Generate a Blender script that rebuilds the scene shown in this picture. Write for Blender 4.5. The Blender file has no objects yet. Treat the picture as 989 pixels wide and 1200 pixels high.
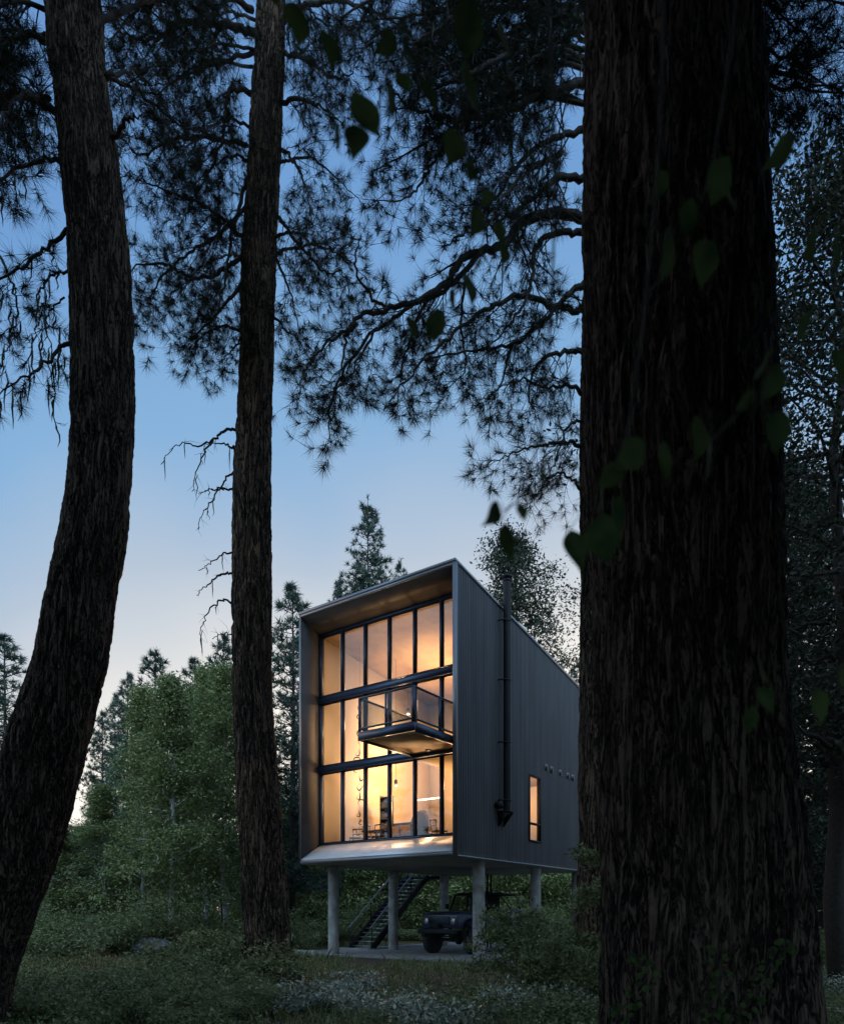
import bpy, math, random
import numpy as np
from mathutils import Vector, noise as mnoise

# ------------------------------------------------------------------ basics
F, CX, HY, EYE = 820.0, 494.5, 1070.0, 1.6
scene = bpy.context.scene
COL = scene.collection
TH = math.radians(-35.56)
O = Vector((1.0, 21.4, 0.0))                       # near corner of the house

def W(px, py, Y):                                   # a point of the photo at depth Y
    return Vector(((px-CX)/F*Y, Y, EYE+(HY-py)/F*Y))

def P(w, s, z=0.0):                                 # house frame: w to the left, s to the back
    c, sn = math.cos(TH), math.sin(TH)
    return Vector((O.x - w*c - s*sn, O.y - w*sn + s*c, z))

# ------------------------------------------------------------------ mesh builder
class MB:
    def __init__(self):
        self.v = []; self.f = []; self.arr = []
    def add(self, vs, fs):
        b = len(self.v); self.v.extend([tuple(p) for p in vs])
        self.f.extend([tuple(i+b for i in f) for f in fs]); return self
    def box(self, x0, x1, y0, y1, z0, z1):
        if x0 > x1: x0, x1 = x1, x0
        if y0 > y1: y0, y1 = y1, y0
        vs = [(x0,y0,z0),(x1,y0,z0),(x1,y1,z0),(x0,y1,z0),(x0,y0,z1),(x1,y0,z1),(x1,y1,z1),(x0,y1,z1)]
        return self.hexa(vs)
    def hexa(self, vs):
        return self.add(vs, [(3,2,1,0),(4,5,6,7),(0,1,5,4),(1,2,6,5),(2,3,7,6),(3,0,4,7)])
    def bar(self, a, b, wd, ht, up=(0,0,1)):
        a = Vector(a); b = Vector(b); d = (b-a).normalized(); up = Vector(up)
        sd = d.cross(up)
        if sd.length < 1e-4: sd = d.cross(Vector((1,0,0)))
        sd.normalize(); u = sd.cross(d).normalized()
        vs = []
        for p in (a, b):
            for i, j in ((-1,-1),(1,-1),(1,1),(-1,1)): vs.append(p+sd*(i*wd/2)+u*(j*ht/2))
        return self.add(vs, [(0,1,2,3),(7,6,5,4),(0,4,5,1),(1,5,6,2),(2,6,7,3),(3,7,4,0)])
    def tube(self, pts, rad, n=6, cap=True):
        pts = [Vector(p) for p in pts]; m = len(pts)
        if not hasattr(rad, '__len__'): rad = [rad]*m
        vs = []; fs = []; ref = None
        for i, p in enumerate(pts):
            d = (pts[min(i+1,m-1)]-pts[max(i-1,0)])
            if d.length < 1e-9: d = Vector((0,0,1))
            d.normalize()
            if ref is None: ref = d.orthogonal().normalized()
            ref = (ref-d*ref.dot(d))
            if ref.length < 1e-6: ref = d.orthogonal()
            ref.normalize(); q = d.cross(ref)
            for k in range(n):
                a = 2*math.pi*k/n
                vs.append(p+(ref*math.cos(a)+q*math.sin(a))*rad[i])
        for i in range(m-1):
            for k in range(n):
                k2 = (k+1) % n
                fs.append((i*n+k, i*n+k2, (i+1)*n+k2, (i+1)*n+k))
        if cap:
            fs.append(tuple(range(n-1,-1,-1))); fs.append(tuple((m-1)*n+k for k in range(n)))
        return self.add(vs, fs)
    def lathe(self, c, axis, prof, n=24):             # prof: (radius, along)
        c = Vector(c); ax = Vector(axis).normalized(); r = ax.orthogonal().normalized(); q = ax.cross(r)
        vs = []; fs = []; m = len(prof)
        for rr, t in prof:
            for k in range(n):
                a = 2*math.pi*k/n
                vs.append(c+ax*t+(r*math.cos(a)+q*math.sin(a))*rr)
        for i in range(m-1):
            for k in range(n):
                k2 = (k+1) % n
                fs.append((i*n+k, i*n+k2, (i+1)*n+k2, (i+1)*n+k))
        fs.append(tuple(range(n-1,-1,-1))); fs.append(tuple((m-1)*n+k for k in range(n)))
        return self.add(vs, fs)
    def prism(self, poly, axis, a, b):                # poly in the two other axes
        n = len(poly); vs = []
        for t in (a, b):
            for p in poly:
                vs.append({'x':(t,p[0],p[1]),'y':(p[0],t,p[1]),'z':(p[0],p[1],t)}[axis])
        fs = [tuple(range(n-1,-1,-1)), tuple(range(n,2*n))]
        for i in range(n): j = (i+1)%n; fs.append((i,j,n+j,n+i))
        return self.add(vs, fs)
    def arrays(self, V, Fc):                          # numpy verts (N,3), faces (M,k)
        self.arr.append((V, Fc)); return self
    def build(self, name, mat, parent=None, smooth=False, bevel=0, loc=None):
        Vs = []; loops = []; starts = []; tot = []; off = 0; ls = 0
        if self.v:
            Vs.append(np.array(self.v, dtype=np.float32)); off = len(self.v)
            for f in self.f:
                loops.append(np.array(f, dtype=np.int32)); 
            ln = np.array([len(f) for f in self.f], dtype=np.int32)
            st = np.concatenate(([0], np.cumsum(ln)[:-1])) if len(ln) else ln
            loops = [np.concatenate(loops)]; starts.append(st); tot.append(ln); ls = int(ln.sum())
        for V, Fc in self.arr:
            Vs.append(V.astype(np.float32)); k = Fc.shape[1]; m = Fc.shape[0]
            loops.append((Fc+off).astype(np.int32).ravel()); off += len(V)
            starts.append(ls+np.arange(m)*k); tot.append(np.full(m, k)); ls += m*k
        V = np.concatenate(Vs)
        if loc is not None: V = V-np.array(loc, dtype=np.float32)
        L = np.concatenate(loops); S = np.concatenate(starts); T = np.concatenate(tot)
        me = bpy.data.meshes.new(name)
        me.vertices.add(len(V)); me.vertices.foreach_set('co', V.ravel())
        me.loops.add(len(L)); me.loops.foreach_set('vertex_index', L.astype(np.int32))
        me.polygons.add(len(S)); me.polygons.foreach_set('loop_start', S.astype(np.int32))
        me.polygons.foreach_set('loop_total', T.astype(np.int32))
        if smooth: me.polygons.foreach_set('use_smooth', np.ones(len(S), dtype=bool))
        me.update(calc_edges=True); me.validate()
        if mat: me.materials.append(mat)
        o = bpy.data.objects.new(name, me); COL.objects.link(o)
        if parent: o.parent = parent
        if loc is not None: o.location = loc
        if bevel:
            b = o.modifiers.new('bevel', 'BEVEL'); b.width = bevel; b.segments = 2; b.limit_method = 'ANGLE'
        return o

def tag(o, label, cat, group=None, kind=None):
    if label: o['label'] = label
    if cat: o['category'] = cat
    if group: o['group'] = group
    if kind: o['kind'] = kind
    return o
def thing(name, label, cat, loc=(0,0,0), rz=0, group=None, house=False):
    o = bpy.data.objects.new(name, None); COL.objects.link(o); o.empty_display_size = .2
    if house: loc = O; rz = TH
    o.location = loc; o.rotation_euler = (0,0,rz); return tag(o, label, cat, group)
def hthing(name, label, cat, w, s, z=0, rz=0, group=None):   # base given in the house frame
    return thing(name, label, cat, P(w, s, z), TH+rz, group)
def dup(root, loc, rz=0, sc=(1,1,1), label=None, group=None, cat=None):
    r = root.copy(); COL.objects.link(r); r.location = loc; r.rotation_euler = (0,0,rz); r.scale = sc
    if label: r['label'] = label
    if group: r['group'] = group
    elif 'group' in r.keys() and label: del r['group']
    if cat: r['category'] = cat
    for ch in list(root.children):
        c = ch.copy(); COL.objects.link(c); c.parent = r
        for g in list(ch.children):
            d = g.copy(); COL.objects.link(d); d.parent = c
    return r

# ------------------------------------------------------------------ materials
def mat(name, col, rough=.7, metal=0, emit=None, estr=0, spec=.5, var=0, vscale=6, island=0, bump=0, bscale=40,
        col2=None, stretch=(1,1,1), trans=0):
    m = bpy.data.materials.new(name); m.use_nodes = True; nt = m.node_tree; N = nt.nodes; L = nt.links
    b = N['Principled BSDF']; b.inputs['Base Color'].default_value = (*col, 1)
    b.inputs['Roughness'].default_value = rough; b.inputs['Metallic'].default_value = metal
    b.inputs['Specular IOR Level'].default_value = spec
    if emit: b.inputs['Emission Color'].default_value = (*emit, 1); b.inputs['Emission Strength'].default_value = estr
    tc = N.new('ShaderNodeTexCoord'); mp = N.new('ShaderNodeMapping'); mp.inputs['Scale'].default_value = stretch
    L.new(tc.outputs['Object'], mp.inputs[0]); last = None
    if var or col2:
        n = N.new('ShaderNodeTexNoise'); n.inputs['Scale'].default_value = vscale; n.inputs['Detail'].default_value = 6
        L.new(mp.outputs[0], n.inputs['Vector'])
        r = N.new('ShaderNodeValToRGB'); r.color_ramp.elements[0].position = .35; r.color_ramp.elements[1].position = .65
        c2 = col2 or tuple(c*(1+var) for c in col); c1 = col if col2 else tuple(c*(1-var) for c in col)
        r.color_ramp.elements[0].color = (*c1, 1); r.color_ramp.elements[1].color = (*c2, 1)
        L.new(n.outputs['Fac'], r.inputs[0]); last = r.outputs[0]
    if island:
        g = N.new('ShaderNodeNewGeometry'); h = N.new('ShaderNodeHueSaturation')
        mr = N.new('ShaderNodeMapRange'); mr.inputs['To Min'].default_value = 1-island; mr.inputs['To Max'].default_value = 1+island*1.4
        L.new(g.outputs['Random Per Island'], mr.inputs[0]); L.new(mr.outputs[0], h.inputs['Value'])
        mh = N.new('ShaderNodeMapRange'); mh.inputs['To Min'].default_value = .515; mh.inputs['To Max'].default_value = .475
        L.new(g.outputs['Random Per Island'], mh.inputs[0]); L.new(mh.outputs[0], h.inputs['Hue'])
        if last: L.new(last, h.inputs['Color'])
        else: h.inputs['Color'].default_value = (*col, 1)
        last = h.outputs[0]
    if last: L.new(last, b.inputs['Base Color'])
    if bump:
        n = N.new('ShaderNodeTexNoise'); n.inputs['Scale'].default_value = bscale; n.inputs['Detail'].default_value = 5
        L.new(mp.outputs[0], n.inputs['Vector']); bp = N.new('ShaderNodeBump'); bp.inputs['Strength'].default_value = bump
        bp.inputs['Distance'].default_value = .02; L.new(n.outputs['Fac'], bp.inputs['Height']); L.new(bp.outputs[0], b.inputs['Normal'])
    if trans:
        t = N.new('ShaderNodeBsdfTranslucent'); mx = N.new('ShaderNodeMixShader'); mx.inputs[0].default_value = trans
        if last: L.new(last, t.inputs['Color'])
        else: t.inputs['Color'].default_value = (*col, 1)
        L.new(b.outputs[0], mx.inputs[1]); L.new(t.outputs[0], mx.inputs[2]); L.new(mx.outputs[0], N['Material Output'].inputs[0])
    return m

def bark_mat(name, dark, mid, hi, scale=1.0):
    m = bpy.data.materials.new(name); m.use_nodes = True; nt = m.node_tree; N = nt.nodes; L = nt.links
    b = N['Principled BSDF']; b.inputs['Roughness'].default_value = .95; b.inputs['Specular IOR Level'].default_value = .15
    tc = N.new('ShaderNodeTexCoord')
    def nz(sc, st, det=6, w=0):
        mp = N.new('ShaderNodeMapping'); mp.inputs['Scale'].default_value = st; L.new(tc.outputs['Object'], mp.inputs[0])
        n = N.new('ShaderNodeTexNoise'); n.inputs['Scale'].default_value = sc; n.inputs['Detail'].default_value = det
        n.inputs['Distortion'].default_value = w; L.new(mp.outputs[0], n.inputs['Vector']); return n
    n1 = nz(7*scale, (1,1,.11), 8, 1.6); n2 = nz(38*scale, (1,1,.45), 6, .4); n3 = nz(2.2*scale, (1,1,.3), 3)
    vm = N.new('ShaderNodeMapping'); vm.inputs['Scale'].default_value = (1,1,.14); L.new(tc.outputs['Object'], vm.inputs[0])
    ad = N.new('ShaderNodeMixRGB'); ad.blend_type = 'ADD'; ad.inputs[0].default_value = .7
    L.new(vm.outputs[0], ad.inputs[1]); L.new(n1.outputs['Color'], ad.inputs[2])
    v = N.new('ShaderNodeTexVoronoi'); v.feature = 'DISTANCE_TO_EDGE'; v.inputs['Scale'].default_value = 6.5*scale
    L.new(ad.outputs[0], v.inputs['Vector'])
    rv = N.new('ShaderNodeMapRange'); rv.inputs['From Max'].default_value = .22; L.new(v.outputs['Distance'], rv.inputs[0])
    r = N.new('ShaderNodeValToRGB'); e = r.color_ramp.elements
    e[0].position = .38; e[0].color = (*dark, 1); e[1].position = .75; e[1].color = (*hi, 1)
    x = e.new(.53); x.color = (*mid, 1)
    mul = N.new('ShaderNodeMath'); mul.operation = 'MULTIPLY_ADD'; mul.inputs[1].default_value = .30
    L.new(rv.outputs[0], mul.inputs[0])
    s = N.new('ShaderNodeMath'); s.operation = 'MULTIPLY_ADD'; s.inputs[1].default_value = .55
    L.new(n2.outputs['Fac'], s.inputs[0])
    s3 = N.new('ShaderNodeMath'); s3.operation = 'MULTIPLY'; s3.inputs[1].default_value = .40; L.new(n3.outputs['Fac'], s3.inputs[0])
    L.new(s3.outputs[0], s.inputs[2]); L.new(s.outputs[0], mul.inputs[2]); L.new(mul.outputs[0], r.inputs[0])
    L.new(r.outputs[0], b.inputs['Base Color'])
    h = N.new('ShaderNodeMath'); h.operation = 'MULTIPLY_ADD'; h.inputs[1].default_value = .9
    h2 = N.new('ShaderNodeMath'); h2.operation = 'MULTIPLY'; h2.inputs[1].default_value = 1.0; L.new(n2.outputs['Fac'], h2.inputs[0])
    L.new(rv.outputs[0], h.inputs[0]); L.new(h2.outputs[0], h.inputs[2])
    bp = N.new('ShaderNodeBump'); bp.inputs['Strength'].default_value = 1; bp.inputs['Distance'].default_value = .05
    L.new(h.outputs[0], bp.inputs['Height']); L.new(bp.outputs[0], b.inputs['Normal'])
    return m

def glass_mat(name, refl=.5, tint=(1,1,1)):
    m = bpy.data.materials.new(name); m.use_nodes = True; nt = m.node_tree; N = nt.nodes; L = nt.links
    N.remove(N['Principled BSDF']); t = N.new('ShaderNodeBsdfTransparent'); t.inputs[0].default_value = (*tint, 1)
    g = N.new('ShaderNodeBsdfGlossy'); g.inputs['Roughness'].default_value = .01
    fr = N.new('ShaderNodeFresnel'); fr.inputs['IOR'].default_value = 1.5
    mu = N.new('ShaderNodeMath'); mu.operation = 'MULTIPLY'; mu.inputs[1].default_value = refl; L.new(fr.outputs[0], mu.inputs[0])
    mx = N.new('ShaderNodeMixShader'); L.new(mu.outputs[0], mx.inputs[0]); L.new(t.outputs[0], mx.inputs[1]); L.new(g.outputs[0], mx.inputs[2])
    L.new(mx.outputs[0], N['Material Output'].inputs[0]); return m

M = {}
M['siding'] = mat('siding', (.068,.069,.077), .55, .15, var=.2, vscale=2.2, stretch=(1,1,.15))
M['panel'] = mat('panel', (.062,.064,.07), .65, .0, var=.12, vscale=2)
M['sillmetal'] = mat('sillmetal', (.6,.6,.62), .45, .2, var=.05, vscale=2)
M['trim'] = mat('trim', (.17,.18,.20), .4, .5)
M['soffit'] = mat('soffit', (.20,.185,.165), .7, 0, var=.15, vscale=2)
M['steel'] = mat('steel', (.035,.05,.085), .4, .4)
M['black'] = mat('black', (.009,.010,.013), .65, spec=.3)
M['wall'] = mat('wall', (.72,.61,.46), .9)
M['wood'] = mat('wood', (.30,.17,.08), .5, var=.3, vscale=5, stretch=(1,8,8))
M['darkwood'] = mat('darkwood', (.018,.011,.007), .5)
M['plyceil'] = mat('plyceil', (.42,.29,.15), .7, var=.1, vscale=2)
M['concrete'] = mat('concrete', (.25,.245,.235), .85, var=.3, vscale=3, bump=.3, bscale=25)
M['pad'] = mat('pad', (.17,.165,.16), .9, var=.25, vscale=9, bump=.4, bscale=60)
M['glass'] = glass_mat('glass', 1.5)
M['mesh'] = glass_mat('mesh', .5, (.40,.42,.46))
M['lamp'] = mat('lamp', (1,.8,.55), .5, emit=(1,.72,.42), estr=9)
M['ledbar'] = mat('ledbar', (1,.9,.7), .5, emit=(1,.8,.55), estr=2)
M['rattan'] = mat('rattan', (.06,.032,.016), .7, var=.4, vscale=60)
M['books'] = mat('books', (.15,.17,.2), .7, var=.7, vscale=25)
M['cushion'] = mat('cushion', (.5,.42,.32), .9)
M['truckpaint'] = mat('truckpaint', (.03,.042,.075), .28, .1)
M['tyre'] = mat('tyre', (.018,.018,.019), .85, bump=.6, bscale=30)
M['rim'] = mat('rim', (.12,.12,.13), .35, .8)
M['lens'] = mat('lens', (.5,.5,.5), .1, .4)
M['seatfab'] = mat('seatfab', (.03,.03,.03), .8)
M['bark'] = bark_mat('bark', (.003,.003,.003), (.016,.013,.011), (.12,.088,.068))
M['barkfar'] = bark_mat('barkfar', (.004,.004,.004), (.020,.016,.014), (.16,.108,.076), .9)
M['limb'] = mat('limb', (.024,.019,.016), .9, var=.4, vscale=14)
M['paletrunk'] = mat('paletrunk', (.38,.39,.40), .8, var=.35, vscale=7, stretch=(1,1,.5))
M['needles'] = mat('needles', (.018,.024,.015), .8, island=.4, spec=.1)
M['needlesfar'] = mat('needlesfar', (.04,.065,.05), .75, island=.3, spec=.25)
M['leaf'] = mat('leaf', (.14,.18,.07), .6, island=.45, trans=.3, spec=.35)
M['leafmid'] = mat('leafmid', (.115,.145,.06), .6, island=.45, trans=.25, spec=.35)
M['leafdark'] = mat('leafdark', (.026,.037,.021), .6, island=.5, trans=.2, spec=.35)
M['leafnear'] = mat('leafnear', (.016,.034,.012), .7, spec=.12, trans=.35, col2=(.06,.095,.03), vscale=18)
M['leafrust'] = mat('leafrust', (.28,.11,.04), .75, island=.4, trans=.2)
M['leafpale'] = mat('leafpale', (.17,.20,.15), .4, spec=.6, island=.85, trans=.15)
M['rock'] = mat('rock', (.2,.21,.23), .9, var=.3, vscale=3, bump=.6, bscale=8)
M['pot'] = mat('pot', (.03,.03,.033), .6)
M['lichen'] = mat('lichen', (.045,.055,.045), .9)

# ground
gm = bpy.data.materials.new('ground'); gm.use_nodes = True; N = gm.node_tree.nodes; L = gm.node_tree.links
b = N['Principled BSDF']; b.inputs['Roughness'].default_value = .95; b.inputs['Specular IOR Level'].default_value = .1
tc = N.new('ShaderNodeTexCoord')
def gn(sc, det=8):
    n = N.new('ShaderNodeTexNoise'); n.inputs['Scale'].default_value = sc; n.inputs['Detail'].default_value = det
    L.new(tc.outputs['Object'], n.inputs['Vector']); return n
a1, a2, a3 = gn(.35), gn(5), gn(40, 4)
r1 = N.new('ShaderNodeValToRGB'); e = r1.color_ramp.elements
e[0].position = .3; e[0].color = (.035,.028,.02,1); e[1].position = .72; e[1].color = (.14,.13,.105,1)
x = e.new(.5); x.color = (.075,.055,.035,1)
L.new(a3.outputs['Fac'], r1.inputs[0])
r2 = N.new('ShaderNodeValToRGB'); e = r2.color_ramp.elements
e[0].position = .35; e[0].color = (.04,.06,.022,1); e[1].position = .7; e[1].color = (.16,.085,.035,1)
L.new(a2.outputs['Fac'], r2.inputs[0])
r3 = N.new('ShaderNodeValToRGB'); r3.color_ramp.elements[0].position = .42; r3.color_ramp.elements[1].position = .58
L.new(a1.outputs['Fac'], r3.inputs[0])
mx = N.new('ShaderNodeMixRGB'); L.new(r3.outputs[0], mx.inputs[0]); L.new(r1.outputs[0], mx.inputs[1]); L.new(r2.outputs[0], mx.inputs[2])
L.new(mx.outputs[0], b.inputs['Base Color'])
bp = N.new('ShaderNodeBump'); bp.inputs['Strength'].default_value = .9; bp.inputs['Distance'].default_value = .05
L.new(a3.outputs['Fac'], bp.inputs['Height']); L.new(bp.outputs[0], b.inputs['Normal'])
M['ground'] = gm

# ------------------------------------------------------------------ ground
def gz(x, y):
    d = math.hypot(x-2, y-27)
    k = min(1, max(0, (d-11)/6))
    h = (mnoise.noise(Vector((x*.12, y*.12, 3)))*.28+mnoise.noise(Vector((x*.5, y*.5, 9)))*.07)*k
    return h-.02
def ground():
    xs = sorted(set([round(-24+i*.6, 3) for i in range(81)]+[-400,-250,-150,-90,-60,-45,-34,34,45,60,90,150,250,400]))
    ys = sorted(set([round(-6+i*.6, 3) for i in range(90)]+[-200,-100,-50,-25,-12,55,65,80,110,150,250,400]))
    mb = MB(); vs = [(x, y, gz(x, y) if abs(x) < 50 and -30 < y < 70 else -.02) for y in ys for x in xs]
    nx = len(xs); fs = [(j*nx+i, j*nx+i+1, (j+1)*nx+i+1, (j+1)*nx+i) for j in range(len(ys)-1) for i in range(nx-1)]
    mb.add(vs, fs); tag(mb.build('ground', M['ground'], smooth=True), None, None, kind='structure')
ground()

# ------------------------------------------------------------------ house (local x = -w, y = s)
ROOF = lambda s: 12.4-.150*s
HB = 3.35; LEN = 10.4; WID = 6.64
house = thing('modern_house', 'tall grey metal clad house with sloping roof raised on round concrete columns', 'house', house=True)

def siding(xw, out, openings):
    """ribbed vertical cladding on the plane x = xw, facing out"""
    pts = []; s = 0.0; pitch = .10
    prof = [(0,.0),(.05,.0),(.058,.018),(.092,.018)]
    while s < LEN:
        for a, o in prof:
            if s+a < LEN: pts.append((s+a, o))
        s += pitch
    pts.append((LEN, 0))
    cuts = sorted(set(sum([[a, b] for a, b, _, _ in openings], [])))
    full = []
    for i, (a, o) in enumerate(pts):
        full.append((a, o))
        if i+1 < len(pts):
            for c in cuts:
                if a < c < pts[i+1][0]:
                    t = (c-a)/(pts[i+1][0]-a); full.append((c, o+(pts[i+1][1]-o)*t))
    mb = MB()
    for (a, o1), (c, o2) in zip(full[:-1], full[1:]):
        spans = [(HB, None)]
        mid = (a+c)/2
        for (s0, s1, z0, z1) in openings:
            if s0 < mid < s1: spans = [(HB, z0), (z1, None)]
        for z0, z1 in spans:
            za = z1 if z1 is not None else ROOF(a)-.04; zc = z1 if z1 is not None else ROOF(c)-.04
            mb.add([(xw+out*o1, a, z0),(xw+out*o2, c, z0),(xw+out*o2, c, zc),(xw+out*o1, a, za)], [(0,1,2,3)])
    return mb
SW = (4.93, 5.87, 4.2, 6.65)
siding(0, 1, [SW]).build('side_wall', M['siding'], house)
siding(-WID, -1, []).build('side_wall', M['siding'], house)
mb = MB(); mb.box(-WID+.01, -.01, LEN-.1, LEN, HB, ROOF(LEN)-.06); mb.build('rear_wall', M['siding'], house)
# roof slab
mb = MB()
mb.hexa([(-WID-.05,-.04,ROOF(-.04)-.05),(.05,-.04,ROOF(-.04)-.05),(.05,LEN+.05,ROOF(LEN)-.05),(-WID-.05,LEN+.05,ROOF(LEN)-.05),
         (-WID-.05,-.04,ROOF(-.04)+.04),(.05,-.04,ROOF(-.04)+.04),(.05,LEN+.05,ROOF(LEN)+.04),(-WID-.05,LEN+.05,ROOF(LEN)+.04)])
mb.build('roof', M['trim'], house)
mb = MB(); mb.box(-WID, 0, .02, LEN, HB-.02, HB+.12); mb.build('underside', M['soffit'], house)
# flared surround: glazing at s = 1.0
G0, G1, GB, GT = -6.57, -.07, 4.10, 11.88
GS = 1.0
mb = MB(); mb.hexa([(-WID+.01,0,HB+.12),(-.01,0,HB+.12),(G1,GS,GB-.02),(G0,GS,GB-.02),(-WID+.01,0,HB+.17),(-.01,0,HB+.17),(G1,GS,GB+.02),(G0,GS,GB+.02)])
mb.build('sill_panel', M['sillmetal'], house)
mb = MB(); mb.hexa([(-WID+.01,0,ROOF(0)-.14),(-.01,0,ROOF(0)-.14),(G1,GS,GT),(G0,GS,GT),(-WID+.01,0,ROOF(0)-.06),(-.01,0,ROOF(0)-.06),(G1,GS,GT+.06),(G0,GS,GT+.06)])
mb.build('soffit_panel', M['panel'], house)
mb = MB(); mb.hexa([(-WID+.005,0,HB+.13),(-WID+.05,0,HB+.13),(G0,GS+.05,HB+.13),(G0-.05,GS+.05,HB+.13),
                    (-WID+.005,0,ROOF(0)-.08),(-WID+.05,0,ROOF(0)-.08),(G0,GS+.05,ROOF(0)-.2),(G0-.05,GS+.05,ROOF(0)-.2)])
mb.build('side_panel', M['panel'], house)
mb = MB(); mb.hexa([(-.05,0,HB+.13),(-.005,0,HB+.13),(G1+.05,GS+.05,HB+.13),(G1,GS+.05,HB+.13),
                    (-.05,0,ROOF(0)-.08),(-.005,0,ROOF(0)-.08),(G1+.05,GS+.05,ROOF(0)-.2),(G1,GS+.05,ROOF(0)-.2)])
mb.build('side_panel', M['panel'], house)
# edge trims
mb = MB(); mb.box(-WID-.02, -WID+.06, -.03, .0, HB, ROOF(0)-.06); mb.box(-.06, .035, -.03, .0, HB, ROOF(0)-.06)
mb.box(-WID+.06, -.06, -.03, 0, HB, HB+.12); mb.box(-WID+.06, -.06, -.03, 0, ROOF(0)-.15, ROOF(0)-.06)
mb.build('edge_trim', M['trim'], house)
mb = MB(); mb.box(.03, .05, -.03, .10, HB, ROOF(0)-.06); mb.build('corner_trim', M['trim'], house)
mb = MB(); mb.box(.0, .045, .1, LEN, HB-.03, HB+.03); mb.build('base_flashing', M['trim'], house)

# curtain wall
N6 = 6; PW = (G1-G0)/N6
TR = [(GB, 6.74), (7.03, 9.32), (9.60, GT)]
mb = MB()
mb.box(G0, G1, GS-.06, GS+.08, GB-.01, GB+.06); mb.build('window_sill', M['steel'], house)
mb = MB(); mb.box(G0, G1, GS-.06, GS+.08, GT-.07, GT+.03); mb.build('window_head', M['steel'], house)
for z0, z1 in ((6.74, 7.03), (9.32, 9.60)):
    mb = MB(); mb.box(G0, G1, GS-.12, GS+.14, z0, z1)
    mb.box(G0, G1, GS-.14, GS-.12, z0, z0+.03); mb.box(G0, G1, GS-.14, GS-.12, z1-.03, z1)
    mb.build('transom', M['steel'], house)
for i in range(N6+1):
    x = G0+i*PW; x = min(max(x, G0+.035), G1-.035)
    mb = MB()
    for z0, z1 in TR:
        mb.box(x-.04, x+.04, GS-.07, GS+.10, z0+(.06 if z0 == GB else 0), z1-(.07 if z1 == GT else 0))
    mb.build('mullion', M['steel'], house)
for k, (z0, z1) in enumerate(TR):
    for i in range(N6):
        x0 = G0+i*PW+.04; x1 = x0+PW-.08
        wn = MB()
        a, c, e, f = x0, x1, z0+(.065 if k == 0 else .004), z1-(.075 if k == 2 else .004)
        for q in ((a,a+.03,e,f),(c-.03,c,e,f),(a+.03,c-.03,e,e+.03),(a+.03,c-.03,f-.03,f)): wn.box(q[0], q[1], GS-.02, GS+.04, q[2], q[3])
        fr = wn.build('window', M['black'], house)
        pn = MB(); pn.add([(a+.03,GS+.01,e+.03),(c-.03,GS+.01,e+.03),(c-.03,GS+.01,f-.03),(a+.03,GS+.01,f-.03)], [(0,1,2,3)])
        pn.build('pane', M['glass'], fr)
# side window
s0, s1, z0, z1 = SW
mb = MB()
for q in ((s0,s0+.06,z0,z1),(s1-.06,s1,z0,z1),(s0+.06,s1-.06,z0,z0+.06),(s0+.06,s1-.06,z1-.06,z1),(s0+.06,s1-.06,4.84,4.90)):
    mb.box(-.10, .05, q[0], q[1], q[2], q[3])
sw = mb.build('window', M['black'], house); sw['label'] = 'narrow upright side window with black frame'
for a, c in ((z0+.06, 4.84), (4.90, z1-.06)):
    pn = MB(); pn.add([(-.03,s0+.06,a),(-.03,s1-.06,a),(-.03,s1-.06,c),(-.03,s0+.06,c)], [(0,1,2,3)]); pn.build('pane', M['glass'], sw)
# vents
for s in (6.35, 6.82, 7.60, 8.33, 8.82):
    mb = MB(); mb.box(.012, .05, s-.11, s+.11, 7.0, 7.22); v = mb.build('wall_vent', M['trim'], house)
    mb = MB(); mb.box(.0505, .056, s-.075, s+.075, 7.03, 7.19); mb.build('vent_mouth', M['black'], v)
# flue
fx, fs = .26, 2.84
mb = MB(); mb.lathe((fx,fs,5.0), (0,0,1), [(.13,0),(.13,7.75)], 24)
flue = mb.build('flue_pipe', M['black'], house, smooth=True); _e = flue.modifiers.new('es','EDGE_SPLIT'); _e.split_angle = 1
mb = MB(); mb.lathe((fx,fs,12.75), (0,0,1), [(.15,0),(.15,.06),(.11,.06),(.11,.12),(.17,.12),(.17,.2),(.05,.27)], 20); mb.build('flue_cap', M['black'], flue)
for z in (5.35, 7.3, 9.4, 11.4):
    mb = MB(); mb.lathe((fx,fs,z), (0,0,1), [(.142,0),(.142,.05)], 20); mb.bar((.03,fs-.22,z+.025), (fx,fs-.22,z+.025), .03, .04)
    mb.bar((fx,fs-.22,z+.025), (fx,fs-.13,z+.025), .03, .04); mb.build('pipe_strap', M['black'], flue)
mb = MB(); mb.box(.03, .42, fs-.2, fs+.2, 4.98, 5.02)
for q in (fs-.19, fs+.15): mb.prism([(.04-.01,4.5),(.42,4.97),(.03,4.97)], 'y', q, q+.04)
mb.build('support_bracket', M['black'], flue)
mb = MB(); mb.lathe((fx-.0,fs-.0,4.86), (0,0,1), [(.09,0),(.1,.1)], 16); mb.lathe((.02,fs-.3,5.2), (1,0,0), [(.12,0),(.12,.22)], 16)
mb.build('flue_tee', M['black'], flue)

# columns
for w, s in ((.3,1.92),(.3,6.1),(.3,9.96),(6.25,1.35),(6.25,4.97),(6.25,8.79)):
    mb = MB(); mb.lathe((-w,s,.02), (0,0,1), [(.205,0),(.205,1.0),(.203,1.01),(.205,1.02),(.205,2.2),(.203,2.21),(.205,2.22),(.205,HB-.02-.02)], 28)
    c = mb.build('column', M['concrete'], house, smooth=True)
    m_ = c.modifiers.new('es', 'EDGE_SPLIT'); m_.split_angle = 1.0
    mb = MB(); mb.box(-w-.26, -w+.26, s-.26, s+.26, HB-.045, HB-.02); mb.build('cap_plate', M['concrete'], c)

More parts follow.
